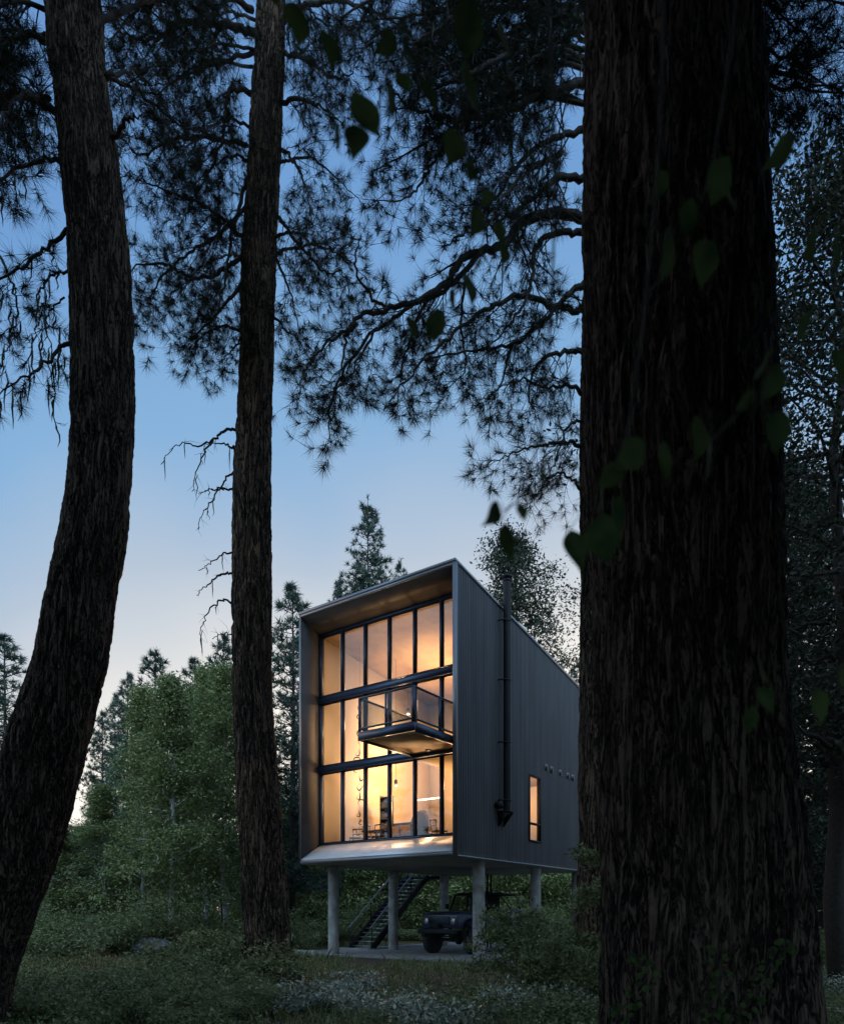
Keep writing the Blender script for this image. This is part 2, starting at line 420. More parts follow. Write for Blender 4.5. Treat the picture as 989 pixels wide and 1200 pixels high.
# interior shell
mb = MB(); mb.box(-WID+.07, -.07, GS+.1, 8.0, 3.75, 3.92); mb.build('floor', M['wood'], house)
mb = MB(); mb.box(-2.35, -.07, GS+.1, 8.0, 6.76, 7.0); mb.build('upper_floor', M['plyceil'], house)
mb = MB(); mb.box(-WID+.06, -WID+.12, GS+.1, 8.0, 3.92, ROOF(1)-.15)
mb.build('interior_wall', M['wall'], house)
mb = MB(); 
for a, c, e, f in ((GS+.1,s0,3.92,ROOF(GS)-.3),(s1,8.0,3.92,ROOF(8)-.25),(s0,s1,3.92,z0),(s0,s1,z1,ROOF(5.9)-.3)):
    mb.box(-.12, -.06, a, c, e, f)
mb.build('interior_wall', M['wall'], house)
mb = MB(); mb.box(-WID+.12, -.12, 8.0, 8.1, 3.92, ROOF(8)-.2); mb.build('interior_wall', M['wall'], house)
mb = MB(); mb.box(-2.5,-2.4,5.2,8.0,3.92,6.76); mb.build('interior_partition', M['wall'], house)
mb = MB(); mb.hexa([(-WID+.06,GS+.02,GT-.06),(-.06,GS+.02,GT-.06),(-.06,8.1,ROOF(8.1)-.26),(-WID+.06,8.1,ROOF(8.1)-.26),
                    (-WID+.06,GS+.02,GT),(-.06,GS+.02,GT),(-.06,8.1,ROOF(8.1)-.2),(-WID+.06,8.1,ROOF(8.1)-.2)])
mb.build('ceiling', M['plyceil'], house)
# balcony
bal = MB(); bx0, bx1, bs0, bs1 = -2.24, -.14, -1.92, GS-.14
bal.box(bx0, bx1, bs0, bs0+.08, 6.80, 7.06); bal.box(bx0, bx0+.08, bs0+.08, bs1, 6.80, 7.06); bal.box(bx1-.08, bx1, bs0+.08, bs1, 6.80, 7.06)
bal.box(bx0+.08, bx1-.08, bs1-.1, bs1, 6.74, 7.06)
bal = bal.build('balcony', M['steel'], house)
mb = MB()
for i in range(14):
    a = bx0+.085+i*.1385; mb.box(a, a+.132, bs0+.085, bs1-.105, 7.0, 7.035)
mb.build('deck', M['wood'], bal)
mb = MB(); mb.box(bx0+.082, bx1-.082, bs0+.082, bs1-.102, 6.86, 6.88); mb.build('deck_underside', M['plyceil'], bal)
mb = MB(); mb.lathe((bx0+.9, bs1-.35, 6.84), (0,0,1), [(.1,0),(.1,.02)], 16); mb.build('deck_lamp', M['rim'], bal)
RT = 8.06
def post(x, y, t=.05):
    m = MB(); m.box(x-t/2, x+t/2, y-t/2, y+t/2, 7.06, RT); m.build('post', M['steel'], bal)
for x, y, t in ((bx0+.04,bs0+.04,.06),((bx0+bx1)/2,bs0+.04,.05),(bx1-.04,bs0+.04,.09),(bx1-.04,-.55,.06),(bx1-.04,bs1-.05,.05),(bx0+.04,-.55,.05),(bx0+.04,bs1-.05,.05)):
    post(x, y, t)
for zz, h in ((RT+.02, .045), (7.16, .04)):
    mb = MB(); mb.bar((bx0+.01,bs0+.04,zz),(bx1-.01,bs0+.04,zz),.06,h); mb.bar((bx0+.04,bs0+.07,zz),(bx0+.04,bs1,zz),.06,h); mb.bar((bx1-.04,bs0+.07,zz),(bx1-.04,bs1,zz),.06,h)
    mb.build('handrail' if h > .041 else 'bottom_rail', M['steel'], bal)
for a, c in (((bx0+.08,bs0+.04),((bx0+bx1)/2-.03,bs0+.04)), (((bx0+bx1)/2+.03,bs0+.04),(bx1-.1,bs0+.04)), ((bx1-.04,bs0+.1),(bx1-.04,-.6)), ((bx1-.04,-.5),(bx1-.04,bs1-.1)),
             ((bx0+.04,bs0+.1),(bx0+.04,-.6)), ((bx0+.04,-.5),(bx0+.04,bs1-.1))):
    mb = MB(); mb.add([(a[0],a[1],7.18),(c[0],c[1],7.18),(c[0],c[1],RT),(a[0],a[1],RT)], [(0,1,2,3)]); mb.build('mesh_panel', M['mesh'], bal)

# ------------------------------------------------------------------ stairs
st = hthing('outdoor_staircase', 'black steel open staircase with handrails rising beneath the house', 'staircase', 7.0, 4.5)
run, n = 4.1, 17
def sy(z): return z/3.35*run
for x in (-1.2, -.02):
    mb = MB(); mb.bar((x,0,.06),(x,run,3.30),.05,.26); mb.build('stringer', M['black'], st)
    mb = MB(); mb.tube([(x,-.1,.95),(x,0,1.02),(x,run,4.3)], .035, 8); mb.build('handrail', M['trim'], st)
    mb = MB(); mb.tube([(x,0,.25),(x,run,3.55)], .012, 6); mb.tube([(x,0,.5),(x,run,3.8)], .012, 6); mb.tube([(x,0,.75),(x,run,4.05)], .012, 6); mb.build('guard_wire', M['black'], st)
    for k in range(4):
        t = k/3; mb = MB(); mb.tube([(x,run*t,3.25*t+.05),(x,run*t,3.28*t+1.02)], .02, 6); mb.build('post', M['black'], st)
for k in range(n):
    z = 3.3*(k+1)/(n+1); mb = MB(); mb.box(-1.17, -.05, sy(z)-.13, sy(z)+.13, z-.02, z+.02); mb.build('tread', M['trim'], st)
mb = MB(); mb.box(-1.25, .3, run+.02, run+1.6, 3.2, 3.3); mb.build('landing', M['black'], st)
mb = MB(); mb.box(-1.5, .2, -.5, .1, 0.03, .1); mb.build('base_slab', M['concrete'], st)
for k, (w, s, h) in enumerate(((8.75,4.15,.34),)):
    pt = hthing('plant_pot', 'dark plant pot at the foot of the staircase', 'plant pot', w, s, .0)
    mb = MB(); mb.lathe((0,0,0), (0,0,1), [(.13,0),(.17,h),(.19,h),(.19,h+.04),(.155,h+.04),(.15,h-.02)], 18); mb.build('pot', M['pot'], pt)
pr = hthing('drain_pipe', 'pair of thin black service pipes rising to the underside of the house', 'pipe', 4.2, 9.2)
for x in (0, .17):
    mb = MB(); mb.tube([(x,0,0),(x,0,HB-.03)], .04, 10); mb.build('pipe', M['black'], pr)

# pad
mb = MB(); mb.box(-8.6, 1.6, 1.2, 12.5, -.05, .06); pad = mb.build('parking_pad', M['pad'], None, bevel=.01)
pad.location = O; pad.rotation_euler = (0,0,TH); tag(pad, None, None, kind='structure')
# timber edge in front-left
kb = MB(); kb.box(-8.7, -6.9, 1.03, 1.19, -.02, .17); kb = kb.build('concrete_kerb', M['concrete'], None, bevel=.01)
kb.location = O; kb.rotation_euler = (0,0,TH); tag(kb, 'low pale concrete kerb beside the leftmost column', 'kerb')

# ------------------------------------------------------------------ interior things
ZF = 3.92
def chair_proto():
    t = hthing('dining_chair', 'dark wooden dining chair standing left of the dining table', 'chair', 5.5, 1.8, ZF, .4)
    mb = MB(); mb.box(-.22,.22,-.21,.21,.43,.47); mb.build('seat', M['darkwood'], t)
    for x in (-.2,.2):
        for y in (-.19,.19):
            mb = MB(); mb.tube([(x*1.1,y*1.1,0),(x,y,.43)], .018, 6); mb.build('leg', M['darkwood'], t)
    mb = MB(); mb.tube([(-.2,.19,.45),(-.22,.24,.80)], .016, 6); mb.tube([(.2,.19,.45),(.22,.24,.80)], .016, 6)
    mb.tube([(-.24,.22,.80),(-.15,.28,.82),(0,.3,.83),(.15,.28,.82),(.24,.22,.80)], .026, 6)
    mb.tube([(-.21,.2,.62),(0,.27,.64),(.21,.2,.62)], .014, 6); mb.build('backrest', M['darkwood'], t); return t
ch = chair_proto()
for (w, s, rz, lb) in ((4.75,1.75,2.9,'dark wooden dining chair in front of the table, seen against the third pane'),
                       (4.2,1.75,3.3,'dark wooden dining chair right of centre at the dining table'),
                       (4.6,3.3,0,'dark wooden dining chair on the far side of the table'),
                       (3.0,2.6,1.6,'dark wooden dining chair at the right end of the table'),
                       (1.75,1.75,2.6,'dark wooden chair right of the wicker egg chair')):
    dup(ch, P(w,s,ZF), TH+rz, label=lb)
tb = hthing('dining_table', 'long dark dining table behind the lower windows', 'table', 4.5, 2.5, ZF)
mb = MB(); mb.box(-1.0,1.0,-.45,.45,.71,.75); mb.build('tabletop', M['darkwood'], tb)
for x in (-.9,.9):
    for y in (-.38,.38):
        mb = MB(); mb.bar((x,y,0),(x,y,.71),.06,.06,(1,0,0)); mb.build('leg', M['darkwood'], tb)
bk = hthing('tall_bookcase', 'tall narrow bookcase filled with dark books against the back partition', 'bookcase', 5.35, 3.4, ZF); bk.scale = (.5,1,1.12)
mb = MB(); mb.box(-.45,-.42,-.15,.15,0,2.0); mb.box(.42,.45,-.15,.15,0,2.0); mb.box(-.42,.42,.12,.15,0,2.0)
mb.build('carcass', M['black'], bk)
for k in range(6):
    mb = MB(); mb.box(-.42,.42,-.15,.12,k*.38,k*.38+.025); mb.build('shelf', M['black'], bk)
rg = random.Random(4)
for k in range(5):
    mb = MB(); x = -.4
    while x < .36:
        w_ = rg.uniform(.03,.07); mb.box(x,x+w_,-.12,.1,k*.38+.027,k*.38+rg.uniform(.2,.33)); x += w_+.004
    mb.build('book_row', M['books'], bk)
dk = hthing('writing_desk', 'dark wooden sideboard with drawers right of the dining table', 'sideboard', 3.4, 1.9, ZF)
mb = MB(); mb.box(-.5,.5,-.22,.22,.2,.82); mb.box(-.52,.52,-.24,.24,.82,.85); mb.build('body', M['darkwood'], dk)
for x in (-.45,.45):
    for y in (-.18,.18): mb = MB(); mb.tube([(x,y,0),(x,y,.2)], .02, 6); mb.build('leg', M['darkwood'], dk)
for x in (-.25,.25): mb = MB(); mb.box(x-.23,x+.23,-.235,-.22,.28,.76); mb.build('drawer', M['wood'], dk)
eg = hthing('egg_chair', 'round woven wicker egg chair near the right lower windows', 'chair', 2.55, 1.9, ZF, 2.4)
mb = MB(); pr_ = []
for i in range(13):
    a = math.pi*i/12; pr_.append((.02+.42*math.sin(a), .62-.55*math.cos(a)))
R = []
for i, (r_, z_) in enumerate(pr_):
    for k in range(20):
        a = 2*math.pi*k/20; y = r_*math.sin(a)
        R.append((r_*math.cos(a), y if y > -.12 else -.12, z_+.1))
mb.add(R, [(i*20+k, i*20+(k+1)%20, (i+1)*20+(k+1)%20, (i+1)*20+k) for i in range(12) for k in range(20)])
mb.build('shell', M['rattan'], eg, smooth=True)
mb = MB(); mb.lathe((0,0,0),(0,0,1),[(.3,0),(.3,.02),(.05,.05),(.05,.16)],20); mb.build('base', M['black'], eg)
mb = MB(); mb.lathe((0,-.05,.36),(0,0,1),[(.25,0),(.32,.05),(.28,.13),(.1,.16)],16); mb.build('cushion', M['cushion'], eg, smooth=True)
so = hthing('sofa', 'pale upholstered sofa behind the lower right window', 'sofa', .75, 2.4, ZF)
mb = MB(); mb.box(-.55,.5,-.4,.4,.1,.42); mb.build('seat', M['cushion'], so, bevel=.05)
mb = MB(); mb.box(-.55,.5,.3,.48,.42,.85); mb.build('backrest', M['cushion'], so, bevel=.05)
kc = hthing('kitchen_shelf', 'dark wooden wall shelf with bottles and jars above a counter', 'shelf', 1.0, 4.4, ZF)
mb = MB(); mb.box(-1.0,.8,-.15,.15,1.45,1.5); mb.build('board', M['darkwood'], kc)
mb = MB(); mb.box(-1.0,.8,-.3,.3,0,.95); mb.build('cabinet', M['darkwood'], kc)
mb = MB(); mb.box(-1.02,.82,-.33,.3,.95,1.0); mb.build('counter', M['black'], kc)
for k in range(9):
    j = thing('glass_jar', 'small jar standing on the dark kitchen shelf', 'jar', P(1.0-(-.9+k*.18), 4.4, ZF+1.5), 0, 'jars on the kitchen shelf')
    mb = MB(); mb.lathe((0,0,0),(0,0,1),[(.04,0),(.045,.08),(.02,.13),(.02,.17+.04*(k%3))],10); mb.build('body', M['books'], j)
# hanging sculpture of curved pieces
mo = hthing('hanging_mobile', 'tall hanging mobile of curved dark wire pieces beside the second window bay', 'mobile', 5.45, 1.9, 10.6)
mb = MB(); mb.tube([(0,0,1.05),(0,0,-6.2)], .004, 4); mb.build('cord', M['black'], mo)
rg = random.Random(11)
for k in range(16):
    z = -1.0-k*.33; a0 = rg.uniform(0, 6); rr = rg.uniform(.09,.17); cx = rg.uniform(-.15,.15)
    pts = [(cx+rr*math.cos(a0+t*.5), .05*math.sin(t), z+rr*math.sin(a0+t*.5)) for t in range(8)]
    mb = MB(); mb.tube([(0,0,z+.12),pts[0]], .004, 4); mb.tube(pts, [.012,.02,.026,.028,.026,.02,.014,.008], 6); mb.build('curl', M['darkwood'], mo)
# lamps
def lamp_light(w, s, z, power, size=.3, col=(1,.60,.29)):
    l = bpy.data.lights.new('lamp_bulb', 'POINT'); l.energy = power; l.color = col; l.shadow_soft_size = size
    o = bpy.data.objects.new('lamp_bulb', l); COL.objects.link(o); return o
def globe(w, s, z, top, power, lb, r=.06):
    t = hthing('pendant_lamp', lb, 'lamp', w, s, z)
    mb = MB(); mb.lathe((0,0,0),(0,0,1),[(r,0),(r,.22),(r*.5,.25)],16); sh = mb.build('lamp_shade', M['black'], t)
    mb = MB(); mb.lathe((0,0,-.004),(0,0,1),[(r*.85,0),(r*.85,.003)],16); mb.build('bulb', M['lamp'], sh)
    mb = MB(); mb.tube([(0,0,.25),(0,0,top-z)], .006, 5); mb.build('cord', M['black'], t)
    o = lamp_light(w, s, z, power, .07); o.parent = t; o.location = (0,0,-.12); return t
LP = .64
globe(5.2, 4.6, 9.6, 11.3, 320*LP, 'small black pendant lamp high in the tall left room')
globe(2.6, 4.2, 9.9, 11.4, 330*LP, 'small black pendant lamp high in the upper right room')
globe(1.2, 3.4, 6.4, 6.76, 110*LP, 'small black pendant lamp over the lower right sitting area')
globe(4.9, 3.4, 6.5, 11.4, 180*LP, 'small black pendant lamp on a long cord above the dining area')
globe(3.4, 6.0, 6.5, 11.0, 210*LP, 'small black pendant lamp hanging deeper in the room behind the dining area')
lb = hthing('linear_pendant_lamp', 'thin white glowing bar lamp above the dining table', 'lamp', 3.0, 2.9, 5.75)
mb = MB(); mb.box(-.65,.65,-.02,.02,-.02,.02); mb.build('light_bar', M['ledbar'], lb)
mb = MB(); mb.tube([(-.5,0,.02),(-.5,0,4.9)],.004,4); mb.tube([(.5,0,.02),(.5,0,1.0)],.004,4); mb.build('cord', M['black'], lb)
o = lamp_light(0,0,0, 200*LP, .2); o.parent = lb; o.location = (0,0,-.35)
# room behind the side window
hp = globe(1.2, 6.6, 5.9, 6.76, 55*LP, 'small pendant lamp in the back room behind the side window')

# ------------------------------------------------------------------ truck
tk = hthing('off_road_truck', 'dark blue open top vintage off road truck on big tyres under the house', 'truck', 2.65, 5.6, .06, -.07); tk.scale = (1.08,1.14,1.24)
# local: x right, y back; front at y=-2.1
ZB = .78
mb = MB()
mb.box(-.80,.80,-1.95,-.55,ZB,ZB+.42); mb.box(-.86,.86,-.55,1.95,ZB-.05,ZB+.42)
mb.prism([(-1.95,ZB+.42),(-.55,ZB+.42),(-.55,ZB+.52),(-1.85,ZB+.47)], 'x', -.78, .78)
mb.build('body', M['truckpaint'], tk, bevel=.03)
mb = MB(); mb.box(-.86,.86,.25,.32,ZB+.42,ZB+.50); mb.box(-.86,-.78,.32,1.95,ZB+.42,ZB+.56); mb.box(.78,.86,.32,1.95,ZB+.42,ZB+.56); mb.box(-.78,.78,1.88,1.95,ZB+.42,ZB+.56); mb.build('rear_tub', M['truckpaint'], tk, bevel=.02)
mb = MB(); mb.box(-.74,.74,-1.985,-1.95,ZB+.05,ZB+.40); mb.build('grille_surround', M['truckpaint'], tk, bevel=.015)
mb = MB()
for k in range(7): mb.box(-.42,.42,-2.0,-1.985,ZB+.1+k*.038,ZB+.12+k*.038)
for x in (-.42,.40): mb.box(x,x+.02,-2.0,-1.985,ZB+.1,ZB+.35)
mb.build('grille', M['black'], tk)
for x in (-.58,.58):
    mb = MB(); mb.lathe((x,-1.985,ZB+.22),(0,-1,0),[(.115,0),(.115,.02),(.095,.03),(.09,.02)],20); hl = mb.build('headlight', M['rim'], tk)
    mb = MB(); mb.lathe((x,-2.0,ZB+.22),(0,-1,0),[(.088,0),(.07,.012),(.02,.018)],20); mb.build('lens', M['lens'], hl, smooth=True)
mb = MB(); mb.box(-.82,.82,-2.18,-2.06,ZB-.16,ZB-.02); mb.bar((-.4,-2.06,ZB-.09),(-.4,-1.9,ZB-.02),.06,.1); mb.bar((.4,-2.06,ZB-.09),(.4,-1.9,ZB-.02),.06,.1); mb.build('bumper', M['black'], tk, bevel=.02)
mb = MB(); mb.lathe((-.12,-2.12,ZB+.05),(1,0,0),[(.07,0),(.07,.24)],14); mb.box(-.25,.25,-2.16,-2.06,ZB-.02,ZB+.0); mb.build('winch', M['black'], tk)
for sx in (-1,1):
    for y0 in (-1.3, 1.2):
        mb = MB(); n_ = 9
        for i in range(n_):
            a = math.pi*i/n_; c = math.pi*(i+1)/n_
            pa = (y0-.52*math.cos(a), .52+.52*math.sin(a)-.0); pb = (y0-.52*math.cos(c), .52+.52*math.sin(c))
            x0, x1 = (.78,.99) if sx > 0 else (-.99,-.78)
            mb.hexa([(x0,pa[0],pa[1]),(x1,pa[0],pa[1]),(x1,pb[0],pb[1]),(x0,pb[0],pb[1]),(x0,pa[0],pa[1]+.04),(x1,pa[0],pa[1]+.04),(x1,pb[0],pb[1]+.04),(x0,pb[0],pb[1]+.04)])
        mb.build('fender_flare', M['black'], tk)
        wz = MB(); wz.lathe((sx*.88-.14,y0,.42),(1,0,0),[(.22,0),(.38,0),(.42,.04),(.42,.24),(.38,.28),(.22,.28)],28)
        for k in range(28):
            a = 2*math.pi*k/28; d = Vector((0,math.cos(a),math.sin(a))); c0 = Vector((sx*.88,y0,.42))
            wz.bar(c0+d*.41, c0+d*.44, .22, .045, (0,-math.sin(a),math.cos(a)))
        wh = MB(); wh.lathe((sx*.88-.10,y0,.42),(1,0,0),[(.09,0),(.225,.02),(.225,.18),(.09,.2)],20)
        w_ = wh.build('wheel', M['rim'], tk); wz.build('tyre', M['tyre'], w_)
mb = MB(); mb.tube([(-.75,-1.3,.42),(.75,-1.3,.42)],.05,8); mb.tube([(-.75,1.2,.42),(.75,1.2,.42)],.05,8); mb.lathe((.15,-1.3,.42),(1,0,0),[(.05,0),(.14,.06),(.14,.18),(.05,.24)],14)
mb.bar((-.35,-1.9,.62),(-.35,1.9,.62),.07,.12); mb.bar((.35,-1.9,.62),(.35,1.9,.62),.07,.12)
mb.tube([(-.5,-1.55,.5),(.5,-1.5,.55)],.02,6); mb.build('axle', M['black'], tk)
for x in (-.72,.72):
    for y in (-1.15,1.35): 
        mb = MB(); mb.tube([(x,y,.45),(x*.75,y+.1,1.0)],.03,8); mb.build('shock_absorber', M['rim'], tk)
mb = MB(); zb = ZB+.5; zt = ZB+1.02
for a, c in (((-.74,-.55,zb),(-.68,-.28,zt)),((.74,-.55,zb),(.68,-.28,zt)),((-.68,-.28,zt),(.68,-.28,zt)),((-.74,-.55,zb),(.74,-.55,zb))): mb.bar(a, c, .05, .05)
ws = mb.build('windshield_frame', M['black'], tk)
mb = MB(); mb.add([(-.71,-.54,zb+.03),(.71,-.54,zb+.03),(.66,-.29,zt-.03),(-.66,-.29,zt-.03)], [(0,1,2,3)]); mb.build('windshield', M['glass'], ws)
mb = MB()
for x in (-.7,.7):
    mb.tube([(x,-.28,zt),(x,.45,zt+.05),(x,1.45,zt+.02),(x,1.6,zt-.1),(x,1.9,zb-.05)], .03, 8); mb.tube([(x,.45,zb-.05),(x,.45,zt+.05)], .03, 8)
    mb.tube([(x,.5,zt),(x,1.5,zb-.1)], .022, 8)
for y, z in ((.45,zt+.05),(1.45,zt+.02)): mb.tube([(-.7,y,z),(.7,y,z)], .03, 8)
mb.tube([(-.7,.5,zt),(.7,.45,zb)], .022, 8); mb.build('roll_cage', M['black'], tk)
mb = MB(); mb.box(-.69,.69,-.26,.46,zt+.055,zt+.075); mb.build('canvas_top', M['black'], tk)
for x in (-.38,.38):
    mb = MB(); mb.box(x-.24,x+.24,-.02,.5,ZB+.25,ZB+.48); mb.prism([(.4,ZB+.4),(.52,ZB+.4),(.64,ZB+.98),(.54,ZB+1.0)], 'x', x-.23, x+.23); mb.build('seat', M['seatfab'], tk, bevel=.03)
mb = MB(); ring = [(.38+.17*math.cos(a*math.pi/8), -.18+.05*math.sin(a*math.pi/8), ZB+.62+.16*math.sin(a*math.pi/8)) for a in range(17)]; mb.tube(ring, .014, 6); mb.build('steering_wheel', M['black'], tk)
for x in (-.92,.92):
    mb = MB(); mb.box(x-.07,x+.07,-.5,-.46,zb+.08,zb+.24); mb.tube([(x*.85,-.48,zb),(x,-.48,zb+.12)],.012,5); mb.build('mirror', M['black'], tk)

# ------------------------------------------------------------------ vegetation tools
def catmull(pts, m=8):
    pts = [np.array(p, dtype=float) for p in pts]; pts = [2*pts[0]-pts[1]]+pts+[2*pts[-1]-pts[-2]]; out = []
    for i in range(1, len(pts)-2):
        for k in range(m):
            t = k/m; a, b_, c, d = pts[i-1:i+3]
            out.append(.5*((2*b_)+(-a+c)*t+(2*a-5*b_+4*c-d)*t*t+(-a+3*b_-3*c+d)*t**3))
    out.append(pts[-2]); return out

def big_trunk(name, data, Y, mt, parent, nseg, step, amp, seed, top=None, origin=None, fold=1.0):
    """data: rows (py, px_left, px_right) at depth Y; furrowed bark as real relief"""
    rows = []
    for py, l, r in data: rows.append((EYE+(HY-py)/F*Y, ((l+r)/2-CX)/F*Y, (r-l)/2/F*Y))
    rows.sort()
    if rows[0][0] > -.1:
        z, x, r = rows[0]; z2, x2, r2 = rows[1]; k = (x2-x)/(z2-z); rows.insert(0, (-.15, x-k*(z+.15)*.7, r*1.18))
    zs = np.array([r[0] for r in rows]); xs = np.array([r[1] for r in rows]); rs = np.array([r[2] for r in rows])
    if top:
        zs = np.append(zs, top); k = (xs[-1]-xs[-3])/(zs[-2]-zs[-4] if 0 else max(.5, zs[-2]-zs[-3])); xs = np.append(xs, xs[-1]+k*.2*(top-zs[-2])); rs = np.append(rs, rs[-1]*.35)
    dense = catmull([(zs[i], xs[i], rs[i]) for i in range(len(zs))], 8); dz = np.array(dense)
    Z = np.arange(-.15, zs[-1], step); X = np.interp(Z, dz[:,0], dz[:,1]); Rr = np.interp(Z, dz[:,0], dz[:,2])
    V = np.zeros((len(Z), nseg, 3))
    for j in range(len(Z)):
        z = Z[j]; st = 1.0
        for i in range(nseg):
            a = 2*math.pi*i/nseg; ca, sa = math.cos(a), math.sin(a); R_ = Rr[j]
            p = Vector((ca*R_*3.2+seed, sa*R_*3.2, z*.55))
            wv = mnoise.noise(p*.6)*.9
            n1 = mnoise.noise(Vector((ca*R_*9+seed+wv, sa*R_*9-wv, z*1.1)))
            n2 = mnoise.noise(Vector((ca*R_*22+seed, sa*R_*22+wv, z*3.4)))
            n3 = mnoise.noise(Vector((ca*R_*55, sa*R_*55+seed, z*17)))
            rid = 1-min(1, abs(n1)*3.2)                       # furrows
            d = -rid**2*1.3+n2*.6+n3*.35+mnoise.noise(p*.5)*1.0*fold
            r_ = R_+amp*d
            V[j,i] = (X[j]+ca*r_, Y+sa*r_, z)
    idx = np.arange(len(Z)*nseg).reshape(len(Z), nseg); nx = np.roll(idx, -1, axis=1)
    Fc = np.stack([idx[:-1], nx[:-1], nx[1:], idx[1:]], axis=-1).reshape(-1, 4)
    return MB().arrays(V.reshape(-1,3), Fc).build(name, mt, parent, smooth=True, loc=None)

def needle_templates(nt, count, ln, wd, seed):
    r = np.random.default_rng(seed); T = []
    for _ in range(nt):
        V = []
        for k in range(count):
            th = math.radians(r.uniform(12, 88)); ph = r.uniform(0, 2*math.pi); l = ln*r.uniform(.7, 1.1)
            d = np.array([math.sin(th)*math.cos(ph), math.sin(th)*math.sin(ph), math.cos(th)])
            base = np.array([0, 0, -r.uniform(0, ln*.4)])
            side = np.cross(d, r.normal(size=3)); side /= np.linalg.norm(side)+1e-9
            V += [base-side*wd/2, base+side*wd/2, base+d*l]
        T.append(np.array(V))
    return T
TPL = needle_templates(8, 46, .25, .006, 1)
def place_tufts(tufts, T, r, droop=.0):
    """tufts: list of (pos, dir, scale)"""
    Vs = []
    for p, d, s in tufts:
        d = np.array(d, dtype=float); d /= np.linalg.norm(d)+1e-9
        a = r.normal(size=3); x = np.cross(a, d); x /= np.linalg.norm(x)+1e-9; y = np.cross(d, x)
        Rm = np.stack([x, y, d])
        v = (T[int(r.integers(len(T)))]*s)@Rm+np.array(p)
        Vs.append(v)
    V = np.concatenate(Vs); return V, np.arange(len(V)).reshape(-1, 3)

def pine_limb(parent, pts, r0, seed, sub=.2, sublen=1.0, bare=.12, tscale=1.0, droop=.35, twigs=.27, lichen=0, depth_jit=.5, foliage=True):
    r = np.random.default_rng(seed); path = catmull(pts, 7); m = len(path)
    path = [p+r.normal(size=3)*.018 for p in path]
    rad = [max(.008, r0*(1-.85*i/(m-1))) for i in range(m)]
    mb = MB(); mb.tube(path, rad, 7); tufts = []; lich = []
    seglen = [np.linalg.norm(path[i+1]-path[i]) for i in range(m-1)]; tot = sum(seglen); cum = np.concatenate(([0], np.cumsum(seglen)))
    def at(t):
        i = min(m-2, max(0, int(np.searchsorted(cum, t))-1)); f = (t-cum[i])/max(1e-6, seglen[i]); return path[i]*(1-f)+path[i+1]*f, (path[i+1]-path[i])/max(1e-6, seglen[i])
    t = bare*tot
    def curve(p, d, L_, rr, n=6, dr=.3):
        out = [p]; d = d/np.linalg.norm(d)
        for k in range(n):
            d = d+np.array([0,0,-dr*(1 if k < n*.55 else -1.3)])*(1.0/n)*1.6+r.normal(size=3)*.17; d /= np.linalg.norm(d)
            out.append(out[-1]+d*L_/n)
        mb.tube(out, [rr*(1-.75*k/n) for k in range(n+1)], 4, cap=False); return out, d
    while t < tot:
        p, tg = at(t); f = t/tot
        L_ = sublen*r.uniform(.5, 1.2)*(1.15-.55*f)
        side = np.cross(tg, r.normal(size=3)); side /= np.linalg.norm(side)+1e-9; side[1] *= depth_jit+.5
        d = tg*r.uniform(.2,.8)+side*.9+np.array([0,0,-droop])
        out, de = curve(p, d, L_, max(.005, r0*.28*(1.1-f)), 6, droop)
        if foliage: tufts.append((out[-1], de, tscale*r.uniform(.8,1.15)))
        q = L_*.25
        while q < L_:
            k = q/L_*6; i = min(5, int(k)); pp = out[i]*(1-(k-i))+out[i+1]*(k-i); tg2 = out[i+1]-out[i]; tg2 /= np.linalg.norm(tg2)
            s2 = np.cross(tg2, r.normal(size=3)); s2 /= np.linalg.norm(s2)+1e-9
            o2, d2 = curve(pp, tg2*.7+s2*.8+np.array([0,0,-.1]), r.uniform(.12,.42), .0045, 3, .1)
            if foliage: tufts.append((o2[-1], d2+np.array([0,0,.1]), tscale*r.uniform(.7,1.1)))
            if lichen and r.random() < lichen: lich.append(o2[0])
            q += twigs*r.uniform(.6,1.5)
        t += sub*r.uniform(.5,1.5)
    if foliage: tufts.append((path[-1], path[-1]-path[-2], tscale))
    o = mb.build('branch', M['limb'], parent)
    if foliage:
        V, Fc = place_tufts(tufts, TPL, r); MB().arrays(V, Fc).build('needles', M['needles'], o)
    if lich:
        lm = MB()
        for p in lich:
            L2 = r.uniform(.15,.6); q_ = [p+np.array([r.normal()*.015, r.normal()*.015, -L2*k/4]) for k in range(5)]
            lm.tube(q_, [.004,.014,.012,.008,.002], 4)
        tag(lm.build('lichen', M['lichen'], o), None, None, kind='stuff')
    return o

def limb_px(parent, Y0, pl, r0, seed, Y1=None, **kw):
    n = len(pl); Y1 = Y0 if Y1 is None else Y1
    pts = []
    for i, (px, py) in enumerate(pl):
        yy = Y0+(Y1-Y0)*i/(n-1); pts.append(W(px, py, yy))
    return pine_limb(parent, pts, r0, seed, **kw)

# ------------------------------------------------------------------ the four near pines
Y1_, Y2_, Y3_, Y4_ = 10.0, 16.0, 5.0, 13.0
t1 = thing('pine_tree', 'leaning curved pine at the left edge with bare dead limbs', 'tree')
big_trunk('trunk', [(0,57,117),(100,65,126),(200,72,140),(300,83,150),(400,85,153),(480,85,153),(560,81,150),(630,71,145),(700,58,133),(760,48,127),(800,37,118),(860,16,103),(920,-3,87),(1000,-30,64),(1080,-65,33),(1160,-98,8)], Y1_, M['bark'], t1, 190, .028, .034, 3.3, top=24)
t2 = thing('pine_tree', 'straight slender pine between the leaning pine and the house', 'tree')
big_trunk('trunk', [(0,300,333),(100,294,331),(200,290,327),(300,283,322),(400,281,320),(560,274,318),(735,273,318),(815,274,319),(930,278,328),(1045,284,336),(1122,286,344),(1150,280,354)], Y2_, M['barkfar'], t2, 170, .04, .042, 8.1, top=34)
